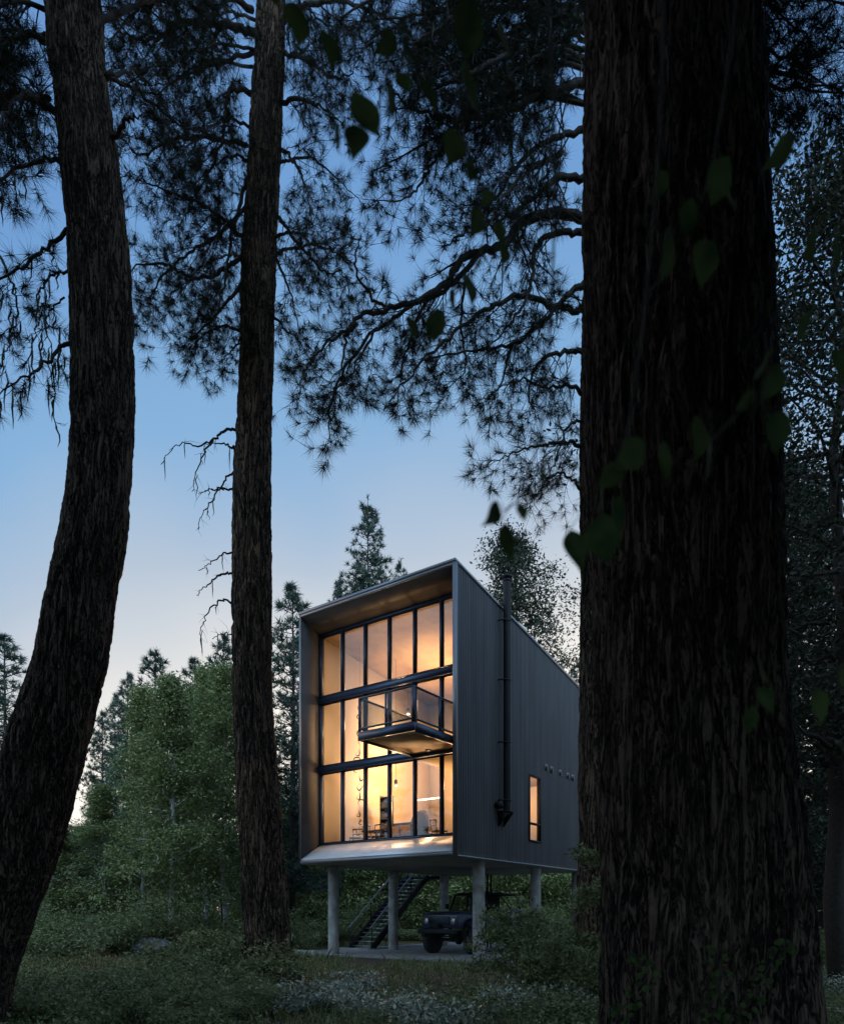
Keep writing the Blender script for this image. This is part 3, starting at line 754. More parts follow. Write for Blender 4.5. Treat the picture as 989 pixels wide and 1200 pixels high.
t3 = thing('pine_tree', 'massive dark foreground pine trunk filling the right of the view', 'tree')
big_trunk('trunk', [(-300,700,870),(0,692,885),(200,688,890),(400,687,899),(600,690,908),(800,703,914),(1000,709,935),(1100,708,942),(1200,705,950),(1300,692,975)], Y3_, M['bark'], t3, 460, .013, .034, 5.7, top=18, fold=1.2)
t4 = thing('pine_tree', 'brown pine trunk partly hidden behind the massive foreground trunk', 'tree')
big_trunk('trunk', [(0,694,744),(380,683,740),(680,680,742),(900,678,744),(1000,678,748),(1100,672,756),(1150,664,764)], Y4_, M['barkfar'], t4, 150, .04, .038, 1.9, top=30)

# limbs of the leaning pine
for k, (pl, r0, y1, kw) in enumerate([
    ([(70,50),(30,40),(-10,62),(-60,80)], .05, 9.0, dict(sub=.13, sublen=1.0, lichen=.1)),
    ([(75,140),(35,115),(-5,110),(-60,120)], .055, 9.4, dict(sub=.11, sublen=1.2, lichen=.2)),
    ([(85,190),(52,186),(15,200),(-15,230),(-50,280)], .035, 9.2, dict(sub=.16, sublen=.9, lichen=.4)),
    ([(90,258),(60,285),(25,312),(-10,330),(-60,350)], .035, 9.6, dict(sub=.2, sublen=.7, lichen=.4, bare=.3)),
    ([(100,312),(65,322),(45,340),(42,380),(30,430)], .022, 9.4, dict(sub=.22, sublen=.5, lichen=.8)),
    ([(100,403),(75,404),(52,428),(25,445),(-15,470)], .035, 9.2, dict(sub=.30, sublen=.6, lichen=.9, bare=.25)),
    ([(115,88),(150,100),(185,125),(215,150),(250,160)], .035, 10.8, dict(sub=.14, sublen=.9)),
    ([(125,175),(140,150),(152,137),(166,136)], .05, 9.6, dict(foliage=False, sub=.5, sublen=.25, twigs=.5)),
    ([(110,30),(150,10),(190,-10),(230,-40)], .05, 11, dict(sub=.13, sublen=1.1)),
    ([(60,-30),(30,-20),(-10,0),(-40,20)], .05, 9, dict(sub=.12, sublen=1.2)),
    ([(75,350),(55,372),(60,420),(64,500)], .014, 9.8, dict(foliage=False, sub=.3, sublen=.4, lichen=1.0)),
    ([(0,300),(20,350),(10,400),(0,430)], .02, 9.5, dict(sub=.18, sublen=.5, lichen=.5)),
]):
    limb_px(t1, Y1_, pl, r0, 100+k, Y1=y1, **kw)
# limbs of the straight pine
for k, (pl, r0, y1, kw) in enumerate([
    ([(300,38),(270,30),(235,25),(205,28),(183,45),(150,42),(128,20)], .085, 14, dict(sub=.15, sublen=1.5)),
    ([(296,108),(272,104),(264,130),(258,170),(240,210),(220,240)], .06, 15, dict(sub=.15, sublen=1.4)),
    ([(290,208),(278,250),(268,300),(258,350),(245,400)], .05, 15, dict(sub=.15, sublen=1.3)),
    ([(286,282),(262,258),(235,238),(190,222),(150,205)], .05, 13.5, dict(sub=.13, sublen=1.4)),
    ([(285,298),(255,320),(225,325),(195,310),(160,312),(150,330)], .05, 14, dict(sub=.12, sublen=1.4)),
    ([(284,330),(262,360),(238,385),(215,405)], .045, 15.2, dict(sub=.13, sublen=1.3)),
    ([(283,388),(260,383),(238,392),(225,415)], .035, 15.2, dict(sub=.12, sublen=1.0)),
    ([(284,395),(270,412),(258,425)], .025, 15, dict(sub=.13, sublen=.7)),
    ([(290,170),(240,160),(200,165),(165,180),(140,160)], .05, 13, dict(sub=.13, sublen=1.5)),
    ([(296,10),(250,-10),(200,-5),(160,10),(130,50)], .07, 13, dict(sub=.13, sublen=1.8)),
    ([(330,62),(360,70),(390,90),(420,80)], .05, 14.5, dict(sub=.16, sublen=1.3)),
    ([(328,118),(352,116),(378,126),(402,144)], .055, 15, dict(sub=.18, sublen=1.2)),
    ([(325,170),(345,190),(360,225),(365,260)], .04, 15, dict(sub=.16, sublen=1.0)),
    ([(322,248),(340,272),(362,300),(380,318),(402,322),(410,350)], .045, 15, dict(sub=.2, sublen=.9)),
    ([(322,300),(335,330),(345,360),(350,400)], .035, 15.2, dict(sub=.18, sublen=1.0)),
    ([(320,370),(335,385),(350,400),(365,425)], .03, 15.4, dict(sub=.18, sublen=.8)),
    ([(330,20),(380,0),(430,10),(470,30)], .07, 14, dict(sub=.14, sublen=1.6)),
    ([(298,60),(250,75),(205,95),(175,120)], .05, 14.5, dict(sub=.14, sublen=1.4)),
    ([(290,240),(250,280),(215,300),(180,340),(175,370)], .045, 14, dict(sub=.14, sublen=1.3)),
]):
    limb_px(t2, Y2_, pl, r0, 200+k, Y1=y1, tscale=1.12, **kw)
rq = random.Random(31)
for k in range(12):
    y0 = rq.uniform(-60, 330); sgn = -1 if rq.random() < .62 else 1; x0 = 300 if sgn < 0 else 328; L_ = rq.uniform(70, 170)*(1 if sgn < 0 else .6)
    limb_px(t2, Y2_, [(x0-y0*.03, y0), (x0+sgn*L_*.35, y0-8), (x0+sgn*L_*.7, y0+rq.uniform(0,20)), (x0+sgn*L_, y0+rq.uniform(15,50))], .035, 2200+k, Y1=rq.uniform(13,19), sub=.15, sublen=1.3, tscale=1.1)
for k in range(9):
    y0 = rq.uniform(-80, 120); sgn = rq.choice((-1,1,1)); x0 = 57 if sgn < 0 else 125; L_ = rq.uniform(60, 120)
    limb_px(t1, Y1_, [(x0, y0), (x0+sgn*L_*.5, y0-6), (x0+sgn*L_, y0+rq.uniform(5,50))], .035, 2300+k, Y1=rq.uniform(8.5,12), sub=.13, sublen=.9)
# dead limbs low on the straight pine
for k, (pl, r0) in enumerate([
    ([(278,503),(262,505),(250,515),(232,522),(210,520),(188,543)], .035), ([(250,515),(238,535),(228,560),(226,577)], .022),
    ([(276,527),(262,519),(240,521)], .03), ([(276,553),(262,565),(246,590),(238,600),(233,620)], .025),
    ([(276,575),(260,572),(246,575),(232,578)], .028), ([(276,648),(262,650),(246,660),(233,668)], .025),
    ([(276,672),(262,672),(250,680),(238,690),(230,698)], .03), ([(274,705),(258,704),(245,715),(236,735),(235,755)], .026),
    ([(276,745),(262,742),(250,748)], .02)]):
    limb_px(t2, Y2_, pl, r0, 300+k, Y1=15.3, foliage=False, sub=.4, sublen=.28, twigs=.4, lichen=.35, bare=.3)
# limbs of the brown pine behind the foreground trunk: the drooping mass in the middle of the sky
for k, (pl, r0, y1, kw) in enumerate([
    ([(690,258),(650,250),(612,260),(585,290),(545,300),(505,345),(450,362),(418,372),(404,400),(402,440)], .095, 11.5, dict(sub=.17, sublen=1.1)),
    ([(560,300),(520,340),(480,360),(440,390),(410,440),(380,470)], .05, 11.5, dict(sub=.15, sublen=1.0)),
    ([(690,210),(655,207),(632,225),(605,250),(560,262),(520,290)], .07, 12, dict(sub=.18, sublen=1.2)),
    ([(688,272),(650,272),(626,295),(620,340),(600,375),(570,410)], .06, 12.2, dict(sub=.14, sublen=1.2)),
    ([(686,330),(665,345),(640,372),(605,400),(560,410),(500,420)], .06, 12, dict(sub=.13, sublen=1.2)),
    ([(686,412),(660,412),(632,425),(620,455),(628,490)], .05, 12.2, dict(sub=.13, sublen=1.1)),
    ([(686,365),(650,360),(610,345),(560,370),(520,400),(480,440),(450,480)], .06, 11.5, dict(sub=.13, sublen=1.1)),
    ([(684,462),(665,452),(640,455),(610,445),(575,462)], .04, 12, dict(sub=.14, sublen=.9)),
    ([(684,522),(660,518),(635,522),(605,530),(570,545)], .04, 12, dict(sub=.14, sublen=.8, twigs=.16)),
    ([(684,575),(668,560),(650,555),(628,580),(615,600)], .03, 12.3, dict(sub=.16, sublen=.6)),
    ([(690,95),(650,105),(600,125),(550,140),(500,135),(460,110)], .08, 11, dict(sub=.16, sublen=1.4)),
    ([(692,30),(640,12),(590,10),(540,30),(490,70)], .08, 11, dict(sub=.15, sublen=1.5)),
    ([(690,150),(650,160),(610,190),(580,230),(540,240)], .06, 12, dict(sub=.15, sublen=1.3)),
    ([(692,0),(650,-20),(600,-10),(540,-30),(470,-20),(400,20)], .09, 10.5, dict(sub=.14, sublen=1.6)),
    ([(660,180),(620,200),(590,230),(570,270)], .05, 10.5, dict(sub=.14, sublen=1.3)),
    ([(560,130),(530,160),(500,200),(480,230),(440,235)], .04, 11, dict(sub=.17, sublen=.9)),
    ([(650,80),(620,60),(580,70),(540,90),(510,60)], .06, 10, dict(sub=.13, sublen=1.4)),
    ([(450,362),(430,340),(415,310),(420,280),(400,290)], .03, 11, dict(sub=.2, sublen=.7)),
    ([(420,380),(385,400),(360,430),(350,460)], .03, 11.2, dict(sub=.15, sublen=.8)),
    ([(500,350),(480,400),(470,440),(480,480)], .03, 11.8, dict(sub=.15, sublen=.8)),
    ([(545,330),(540,380),(545,430),(520,460)], .03, 12.2, dict(sub=.15, sublen=.9)),
    ([(600,400),(590,440),(575,480)], .03, 12.2, dict(sub=.16, sublen=.8)),
    ([(440,385),(400,440),(385,490),(390,520)], .03, 11.0, dict(sub=.15, sublen=.7)),
    ([(684,490),(665,500),(650,540),(640,570)], .03, 12.3, dict(sub=.14, sublen=.7)),
]):
    limb_px(t4, Y4_, pl, r0, 400+k, Y1=y1, lichen=.03, **kw)

for k in range(15):
    y0 = rq.uniform(-90, 150); x1 = rq.uniform(380, 640); y1 = y0+rq.uniform(0, 90)
    limb_px(t4, Y4_, [(692, y0), (692+(x1-692)*.35, y0-12), (692+(x1-692)*.7, (y0+y1)/2), (x1, y1)], .045, 2400+k, Y1=rq.uniform(10,15.5), sub=.15, sublen=1.3, lichen=.05)
for k in range(10):
    y0 = rq.uniform(-60, 120); x1 = rq.uniform(900, 1010)
    limb_px(t3, 6.5, [(860, y0), (890, y0-5), (x1, y0+rq.uniform(0,60))], .03, 2500+k, Y1=rq.uniform(6.5,8), sub=.12, sublen=.7, tscale=.9)

def leaf_cloud(centres, sig, n_each, size, r, flat=.8, curl=True):
    C = np.repeat(np.array(centres), n_each, axis=0); N_ = len(C)
    off = r.normal(size=(N_,3))*sig; off[:,2] *= flat; Pp = C+off
    nrm = r.normal(size=(N_,3)); nrm[:,2] = np.abs(nrm[:,2])+.4; nrm /= np.linalg.norm(nrm, axis=1)[:,None]
    a = r.normal(size=(N_,3)); u = np.cross(nrm, a); u /= np.linalg.norm(u, axis=1)[:,None]; v = np.cross(nrm, u)
    s = size*r.uniform(.6,1.3,size=(N_,1))
    V = np.stack([Pp-u*s, Pp+v*s*.45-nrm*s*.12, Pp+u*s, Pp-v*s*.45-nrm*s*.12], axis=1).reshape(-1,3)
    return V, np.arange(N_*4).reshape(-1,4)

def shade_crown(parent, x, y, z0, z1, rad, seed, n=16000):  # unseen leaf mass, added to keep skylight off the near trees
    r = np.random.default_rng(seed); cen = []
    for _ in range(260):
        t = r.random(); a = r.uniform(0, 6.283); q = rad*(1-t*t*.7)*math.sqrt(r.random()); cen.append((x+q*math.cos(a), y+q*math.sin(a), z0+(z1-z0)*t))
    V, Fc = leaf_cloud(cen, .45, n//260, .16, r); MB().arrays(V, Fc).build('crown', M['needles'], parent)
shade_crown(t1, -4.5, 8.5, 18.5, 26, 4.0, 71); shade_crown(t2, -3.6, 16, 30, 38, 4.5, 72)
shade_crown(t3, 2.0, 2.2, 12.5, 20, 4.6, 73, 16000); shade_crown(t4, 3.4, 12, 25.5, 34, 5.0, 74)

# ------------------------------------------------------------------ template trees
def broadleaf(name, label, cat, loc, h, rad, seed, lm, tm, leaf=.10, nleaf=14000, low=.2, tr=.12, shape='oval', group=None):
    r = np.random.default_rng(seed); t = thing(name, label, cat, loc, group=group); mb = MB()
    pts = [np.array([0,0,-.1])]; n = 9
    for k in range(1, n+1): pts.append(np.array([r.normal()*.02*h*.3, r.normal()*.02*h*.3, h*.97*k/n]))
    mb.tube(pts, [tr*(1-.88*k/n) for k in range(n+1)], 8); cen = []
    nb = int(26+h*3)
    for i in range(nb):
        f = low+(1-low)*((i+.5)/nb); z = f*h; k = min(n-1, int(f*n)); base = pts[k]*(1-(f*n-k))+pts[min(n,k+1)]*(f*n-k) if f < 1 else pts[-1]
        g = (f-low)/(1-low)
        prof = {'oval': math.sin(math.pi*min(1, .12+g*.86))**.7, 'cone': (1-g)**.75+.06, 'top': math.sin(math.pi*min(1,(.05+g*.9)))**.5}[shape]
        L_ = rad*prof*r.uniform(.6,1.15); a = i*2.399+r.normal()*.4; up = r.uniform(.1,.7)
        d = np.array([math.cos(a), math.sin(a), up]); p = base.copy(); q = [p.copy()]
        for s in range(5):
            d = d+r.normal(size=3)*.22; d /= np.linalg.norm(d); p = p+d*L_/5; q.append(p.copy())
            if s >= 1:
                for _ in range(2):
                    c = p+r.normal(size=3)*L_*.16; cen.append(c)
        mb.tube(q, [max(.006, tr*.32*(1-g*.6)*(1-s/6)) for s in range(6)], 4, cap=False)
    mb.build('trunk', tm, t); cen = np.array(cen)
    cen = cen[r.random(len(cen)) > .2]
    V, Fc = leaf_cloud(cen, rad*.075+.08, max(4, nleaf//len(cen)), leaf, r)
    MB().arrays(V, Fc).build('crown', lm, t); return t

FAR = needle_templates(6, 12, .42, .05, 7)
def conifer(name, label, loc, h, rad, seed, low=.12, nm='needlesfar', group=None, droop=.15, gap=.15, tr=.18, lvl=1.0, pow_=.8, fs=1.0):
    r = np.random.default_rng(seed); t = thing(name, label, 'tree', loc, group=group); mb = MB()
    mb.tube([(0,0,-.1),(0,0,h*.3),(r.normal()*.08,0,h*.65),(0,0,h)], [tr*1.1,tr*.85,tr*.5,.02], 8); tf = []
    z = h*low
    while z < h*.985:
        g = (z/h-low)/(1-low); nb = int(r.integers(4,7))
        for i in range(nb):
            if r.random() < gap: continue
            a = r.uniform(0, 2*math.pi); L_ = max(.25, rad*((1-g)**pow_)*r.uniform(.55,1.15)); 
            d = np.array([math.cos(a), math.sin(a), .25-droop*2*(1-g)+r.normal()*.12]); p = np.array([0,0,z]); q = [p.copy()]
            ns = max(2, int(L_/.38)); 
            for s in range(ns):
                d[2] += .25/ns; p = p+d*L_/ns; q.append(p.copy())
                for _ in range(3 if s > 0 else 1):
                    sd = np.array([-d[1], d[0], 0])*r.normal()*.45*min(1, L_*.5)+np.array([0,0,r.normal()*.08])
                    tf.append((p+sd*.6, d*.8+sd+np.array([0,0,.35]), fs*r.uniform(.7,1.2)))
            mb.tube(q, [.035*(1-s/(len(q)+1))*(1-g*.6)+.006 for s in range(len(q))], 4, cap=False)
        z += .42*lvl*r.uniform(.7,1.3)
    tf.append(((0,0,h), (0,0,1), fs)); mb.build('trunk', M['limb'], t)
    V, Fc = place_tufts(tf, FAR, r); MB().arrays(V, Fc).build('crown', M[nm], t); return t

def at(px, Y, z=0): return Vector(((px-CX)/F*Y, Y, z))
def toph(py, Y): return EYE+(HY-py)/F*Y

# silhouettes on the skyline
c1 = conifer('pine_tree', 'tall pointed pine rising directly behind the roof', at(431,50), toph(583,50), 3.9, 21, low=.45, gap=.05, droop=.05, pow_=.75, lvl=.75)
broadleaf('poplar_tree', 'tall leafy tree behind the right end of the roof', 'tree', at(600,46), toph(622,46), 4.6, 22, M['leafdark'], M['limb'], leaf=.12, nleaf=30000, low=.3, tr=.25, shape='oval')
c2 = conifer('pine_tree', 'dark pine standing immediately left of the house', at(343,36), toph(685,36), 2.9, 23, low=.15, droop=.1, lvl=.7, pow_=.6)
dup(c1, at(470,56), 1.2, (.8,.8,toph(655,56)/toph(583,50)), 'shorter pine peeking over the roof right of the pointed pine')
dup(c1, at(398,52), 2.4, (.8,.8,toph(676,52)/toph(583,50)), 'low pine top left of the pointed pine behind the roof')
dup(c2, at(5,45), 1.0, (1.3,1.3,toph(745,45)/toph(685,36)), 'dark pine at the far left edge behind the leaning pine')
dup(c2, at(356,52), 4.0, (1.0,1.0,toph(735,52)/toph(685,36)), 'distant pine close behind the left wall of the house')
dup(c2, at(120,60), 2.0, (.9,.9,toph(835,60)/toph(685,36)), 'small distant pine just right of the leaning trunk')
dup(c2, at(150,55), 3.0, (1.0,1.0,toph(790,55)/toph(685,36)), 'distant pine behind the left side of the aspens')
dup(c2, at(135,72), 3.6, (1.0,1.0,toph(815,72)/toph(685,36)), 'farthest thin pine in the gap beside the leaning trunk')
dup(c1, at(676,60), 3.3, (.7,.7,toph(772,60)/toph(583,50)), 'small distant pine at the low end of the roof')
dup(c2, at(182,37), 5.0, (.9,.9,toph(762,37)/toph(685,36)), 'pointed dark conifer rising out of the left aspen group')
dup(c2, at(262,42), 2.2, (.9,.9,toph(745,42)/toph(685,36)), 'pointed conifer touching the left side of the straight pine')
dup(c2, at(228,40), .7, (.8,.8,toph(772,40)/toph(685,36)), 'slender conifer behind the middle of the aspen group')
# aspens on the left
asp1 = broadleaf('aspen_tree', 'pale stemmed aspen centred between the two left pines', 'tree', at(201,29), toph(790,29), 2.2, 31, M['leaf'], M['paletrunk'], leaf=.075, nleaf=27000, low=.16, tr=.14, shape='cone')
asp2 = broadleaf('aspen_tree', 'pale stemmed aspen touching the left side of the straight pine', 'tree', at(262,31), toph(775,31), 2.4, 32, M['leaf'], M['paletrunk'], leaf=.075, nleaf=25000, low=.16, tr=.12, shape='cone')
dup(asp1, at(228,38), 2.0, (.95,.95,1.22), 'tallest aspen behind the pair of pale stemmed aspens')
dup(asp2, at(168,34), 1.0, (1.0,1.0,1.0), 'aspen left of the pale stemmed aspens')
dup(asp2, at(240,33), 5.0, (.85,.85,1.05), 'pointed aspen filling the space between the two pale stemmed aspens')
dup(asp1, at(180,42), 5.0, (.8,.8,1.25), 'farthest tall aspen behind the left aspen group')
dup(asp2, at(120,34), 2.6, (.9,.9,.62), 'short leafy aspen right of the leaning trunk')
dup(asp1, at(60,34), .6, (1.2,1.2,.55), 'low leafy tree behind the leaning trunk')
# greens behind and beneath the house
asp3 = broadleaf('alder_tree', 'bright green leafy tree seen under the left half of the house', 'tree', at(400,42), 7.5, 3.4, 33, M['leaf'], M['limb'], leaf=.12, nleaf=16000, low=.04, tr=.1)
for k, (px, Y, sx, sz, lb) in enumerate([
    (455,46,1.1,.95,'leafy tree behind the staircase'), (510,43,1.0,.85,'leafy tree behind the middle column'),
    (560,48,1.2,.9,'leafy tree behind the truck'), (620,42,1.0,.8,'leafy tree behind the right column row'),
    (345,40,.9,.9,'leafy tree filling the gap between the straight pine and house'), (665,44,1.1,.9,'leafy tree at the back right corner under the house'),
    (310,47,1.1,1.2,'tall leafy tree directly behind the straight pine')]):
    dup(asp3, at(px,Y), k*1.3, (sx,sx,sz), lb)
# right-hand side behind the massive trunk
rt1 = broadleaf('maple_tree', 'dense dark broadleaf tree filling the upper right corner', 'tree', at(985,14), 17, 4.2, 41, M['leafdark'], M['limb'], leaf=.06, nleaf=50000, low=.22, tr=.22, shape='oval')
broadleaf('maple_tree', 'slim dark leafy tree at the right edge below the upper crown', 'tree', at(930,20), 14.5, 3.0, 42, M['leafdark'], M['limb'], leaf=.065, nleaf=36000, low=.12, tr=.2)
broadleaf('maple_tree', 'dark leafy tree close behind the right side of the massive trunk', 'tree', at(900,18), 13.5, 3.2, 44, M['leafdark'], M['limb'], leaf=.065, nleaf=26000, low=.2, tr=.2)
cr = conifer('fir_tree', 'dark fir tree behind the right edge of the massive trunk', at(962,26), 17, 3.0, 43, low=.12, droop=.25, gap=.1, nm='needles')
dup(cr, at(1010,22), 2.0, (1.0,1.0,.85), 'dark fir at the extreme right edge')
dup(cr, at(915,36), 4.0, (1.0,1.0,.95), 'dark fir farther back at the right, nearest the massive trunk')
for k, (px, Y, sx, sz, lb) in enumerate([(930,34,.5,.55,'rust brown sapling right of the massive trunk'), (955,31,.4,.42,'smaller rust brown sapling at the right'), (945,38,.4,.6,'rust brown sapling farthest back')]):
    o = broadleaf('dry_sapling', lb, 'tree', at(px,Y), 7.0*sz/.55, 1.1, 60+k, M['leafrust'], M['limb'], leaf=.08, nleaf=3500, low=.1, tr=.05)
# limbs at the right edge
for k, (pl, r0) in enumerate([([(880,118),(905,112),(930,105),(965,115),(1000,128)], .05), ([(880,255),(905,238),(925,215),(960,200),(1000,190)], .09), ([(888,306),(910,307),(935,306)], .035), ([(950,0),(930,30),(915,60),(905,100)], .05)]):
    limb_px(rt1, 11.5, pl, r0*1.0, 700+k, Y1=12.5, foliage=False, sub=.4, sublen=.8, twigs=.4)

# forest that closes the horizon
rg = random.Random(77)
LBW = 'dark conifer in the forest behind the clearing'
for k in range(46):
    px = -260+k*34+rg.uniform(-12,12); Y = rg.uniform(52,88); 
    hh = rg.uniform(7,12)*(1.25 if px > 700 or px < 60 else 1)
    if 30 < px < 170 or 640 < px < 690: hh *= .8
    src = c2; k0 = hh/toph(685,36)
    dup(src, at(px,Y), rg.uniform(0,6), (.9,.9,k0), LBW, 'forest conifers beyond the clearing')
for k in range(14):
    px = -200+k*95+rg.uniform(-20,20); Y = rg.uniform(46,60)
    dup(asp3, at(px,Y), rg.uniform(0,6), (1.3,1.3,rg.uniform(.8,1.2)), 'green leafy tree in the forest behind the clearing', 'forest leafy trees beyond the clearing')
# woods round and behind the camera (they shade the foreground and show in the glass)
for k in range(9):
    a = math.radians(165+k*26+rg.uniform(-4,4)); d = rg.uniform(10,16)
    dup(cr, Vector((d*1.2*math.cos(a), 2+d*math.sin(a), 0)), rg.uniform(0,6), (1.2,1.2,rg.uniform(.9,1.2)), 'conifer of the wood behind the viewpoint', 'wood behind the viewpoint')
for k, (x, y, s) in enumerate([(-19,14,1.0),(-24,18,.9),(-27,11,1.0),(-17,5,1.1),(-30,22,.85),(-22,6,.9),(14,6,1.1),(17,13,1.0),(-26,3,1.1)]):
    dup(cr, Vector((x,y,0)), k*1.1, (1.1,1.1,s), 'conifer of the wood beside the clearing', 'wood beside the clearing')

for k, (x, y, z0, h) in enumerate([(-3.5,-2.5,5,22),(1.5,-4,4.5,23),(5.5,-1,4,22),(10.5,2.5,5,22),(-8,1,5,23),(-1,-7,3,24),(-13,0,5,21),(5,-8,4,23)]):  # out of view, added with dense crowns to darken the foreground
    t = thing('pine_tree', 'unseen dense pine added behind the viewpoint to shade the foreground', 'tree', (x,y,0), group='unseen pines added behind the viewpoint for shade')
    MB().tube([(0,0,-.1),(0,0,h*.5),(0,0,h)], [.3,.22,.04], 10).build('trunk', M['limb'], t)
    shade_crown(t, 0, 0, z0, h, 3.9, 90+k, 30000)

# ------------------------------------------------------------------ shrubs
def shrub(name, label, loc, h, rad, seed, lm, leaf=.05, n=6000, group=None, fern=False):
    r = np.random.default_rng(seed); t = thing(name, label, 'shrub', loc, group=group); mb = MB(); cen = []
    for i in range(int(10+rad*9)):
        a = r.uniform(0, 6.283); L_ = h*r.uniform(.5,1.1); out = rad*r.uniform(.2,1.0)/max(.2, L_)
        d = np.array([math.cos(a)*out, math.sin(a)*out, 1.0]); p = np.array([math.cos(a)*rad*.15, math.sin(a)*rad*.15, -.08]); q = [p]
        for s in range(6):
            d = d+np.array([math.cos(a)*.1, math.sin(a)*.1, -.12])+r.normal(size=3)*.12; p = p+d*L_/6; q.append(p)
            if s > 0:
                for _ in range(3): cen.append(p+r.normal(size=3)*np.array([rad*.2, rad*.2, h*.07]))
        mb.tube(q, [.012*(1-s/7)+.002 for s in range(7)], 4, cap=False)
    mb.build('stem', M['limb'], t)
    cen = np.array(cen); cen[:,2] = np.maximum(cen[:,2], .03)
    V, Fc = leaf_cloud(cen, .07+.05*rad, max(3, n//len(cen)), leaf, r, flat=.6); V[:,2] = np.maximum(V[:,2], .0)
    MB().arrays(V, Fc).build('foliage', lm, t); return t
s1_ = shrub('leafy_shrub', 'large dark green bush at the foot of the trees right of the truck', at(676,12.6), 2.05, .75, 51, M['leafmid'], leaf=.042, n=34000)
dup(s1_, at(706,12.0), 2.0, (.7,.7,.72), 'dark bush against the brown pine trunk base')
dup(s1_, at(640,14.5), 4.0, (.6,.6,.6), 'smaller dark bush at the left side of the large bush')
s2_ = shrub('leafy_shrub', 'leafy bush left of the base of the straight pine', at(255,15), 1.35, 1.2, 52, M['leafmid'], leaf=.05, n=11000)
for px, Y, sc, lb in [(110,13,.6,'leafy bush low at left, right of the leaning trunk'),(178,12.2,.7,'leafy bush in the lower left between the two left pines'),(322,12.2,.5,'leafy bush hiding the base of the straight pine'),(30,12.5,.6,'leafy bush beneath the leaning trunk'),(232,11.2,.5,'leafy bush nearest the bottom edge at left')]:
    p = at(px,Y); p.z = gz(p.x,p.y); dup(s2_, p, px*.1, (sc*1.1,sc*1.1,sc), lb)
s3_ = shrub('leafy_shrub', 'tall dark thicket bush on the far side of the clearing at left', at(120,27.5), 2.5, 2.5, 53, M['leafmid'], leaf=.06, n=26000)
for px, Y, sc, sz, lb in [(60,26,1.0,.8,'dark thicket bush just behind the leaning trunk'),(215,31,1.2,.9,'dark thicket bush under the aspens'),(275,29,.9,.8,'dark thicket bush behind the straight pine base'),
    (20,30,1.2,1.2,'tall thicket bush at the left edge'),(150,36,1.3,1.3,'thicket bush farthest back under the aspens'),(355,34,.9,.8,'thicket bush left of the leftmost column'),
    (960,24,.9,.7,'thicket bush right of the massive trunk'),(1010,19,.9,.6,'thicket bush cut by the right edge'),(925,29,1.0,.8,'thicket bush behind the right flank of the massive trunk'),
    (440,44,1.2,.8,'thicket bush behind the staircase'),(600,40,1.3,.8,'thicket bush behind the truck'),(700,36,1.3,.9,'thicket bush at the back right corner of the house'),(520,42,1.2,.7,'thicket bush between the middle columns')]:
    dup(s3_, at(px,Y), sc*7, (sc,sc,sz), lb)
lp = shrub('low_shrub', 'low pale leaved undergrowth shrub in the foreground', at(400,12), .58, .5, 54, M['leafpale'], leaf=.035, n=2600, group='pale low undergrowth shrubs')
lg = shrub('low_shrub', 'low green undergrowth shrub in the foreground', at(60,11), .6, .7, 55, M['leafmid'], leaf=.035, n=4200, group='green low undergrowth shrubs')
rg = random.Random(5)
for k in range(11):
    px, Y = rg.choice([(rg.uniform(300,470), rg.uniform(10.6,14.5)), (rg.uniform(470,700), rg.uniform(9.8,11.5)), (rg.uniform(950,1040), rg.uniform(9.5,15)), (rg.uniform(330,450), rg.uniform(11,15))])
    p = at(px,Y); p.z = gz(p.x,p.y); dup(lp, p, rg.uniform(0,6), (rg.uniform(.7,1.2),)*3, lp['label'], lp['group'])
for k in range(52):
    px, Y = rg.choice([(rg.uniform(-30,320), rg.uniform(9.6,16)), (rg.uniform(-10,300), rg.uniform(12,20)), (rg.uniform(440,720), rg.uniform(9.4,12)), (rg.uniform(930,1040), rg.uniform(9.5,22))])
    p = at(px,Y); p.z = gz(p.x,p.y); s_ = rg.uniform(.7,1.25); dup(lg, p, rg.uniform(0,6), (s_,s_,s_*(1.2 if px < 300 else .8)), lg['label'], lg['group'])
# feathery seedling and thin sapling
shrub('dry_shrub', 'reddish brown dead seedling standing in the undergrowth at left', at(117,14.5), 1.5, .35, 58, M['leafrust'], leaf=.02, n=500)
# vine at the foot of the massive trunk
for k, (pts, lb) in enumerate([([(838,1215),(832,1180),(845,1150),(838,1112)], 'round leaved shoot at the left foot of the massive trunk'), ([(850,1215),(875,1180),(895,1145),(910,1115),(916,1106)], 'taller round leaved shoot crossing the massive trunk base'), ([(720,1215),(735,1175),(760,1140),(742,1120)], 'dark shoot at the lower left flank of the massive trunk')]):
    Yv = 4.15; t = thing('vine_shoot', lb, 'plant', W(pts[0][0], HY+EYE*F/Yv, Yv)); base = t.location.copy()
    r = np.random.default_rng(80+k); pp = [tuple(W(pts[0][0], HY+EYE*F/Yv, Yv))]+[tuple(W(a, b_, Yv)) for a, b_ in pts]
    path = catmull(pp, 6); MB().tube(path, .0035, 5).build('stem', M['limb'], t, loc=None).location = -base
    mb = MB()
    for i, p in enumerate(path[3:]):
        for sgn in (-1, 1):
            c = Vector(p)+Vector((sgn*r.uniform(.025,.06), r.uniform(-.06,.0), r.uniform(-.02,.02))); rr = r.uniform(.014,.026)
            n_ = Vector((r.normal()*.4, -1+r.normal()*.3, .6)).normalized(); u = n_.orthogonal().normalized(); v = n_.cross(u)
            vs = [c+(u*math.cos(a*.7854)+v*math.sin(a*.7854)*.85)*rr-n_*(.004 if a % 2 else 0) for a in range(8)]
            mb.add([c+n_*.003]+vs, [(0,a+1,(a+1)%8+1) for a in range(8)])
    mb.build('foliage', M['leafnear'], t).location = -base

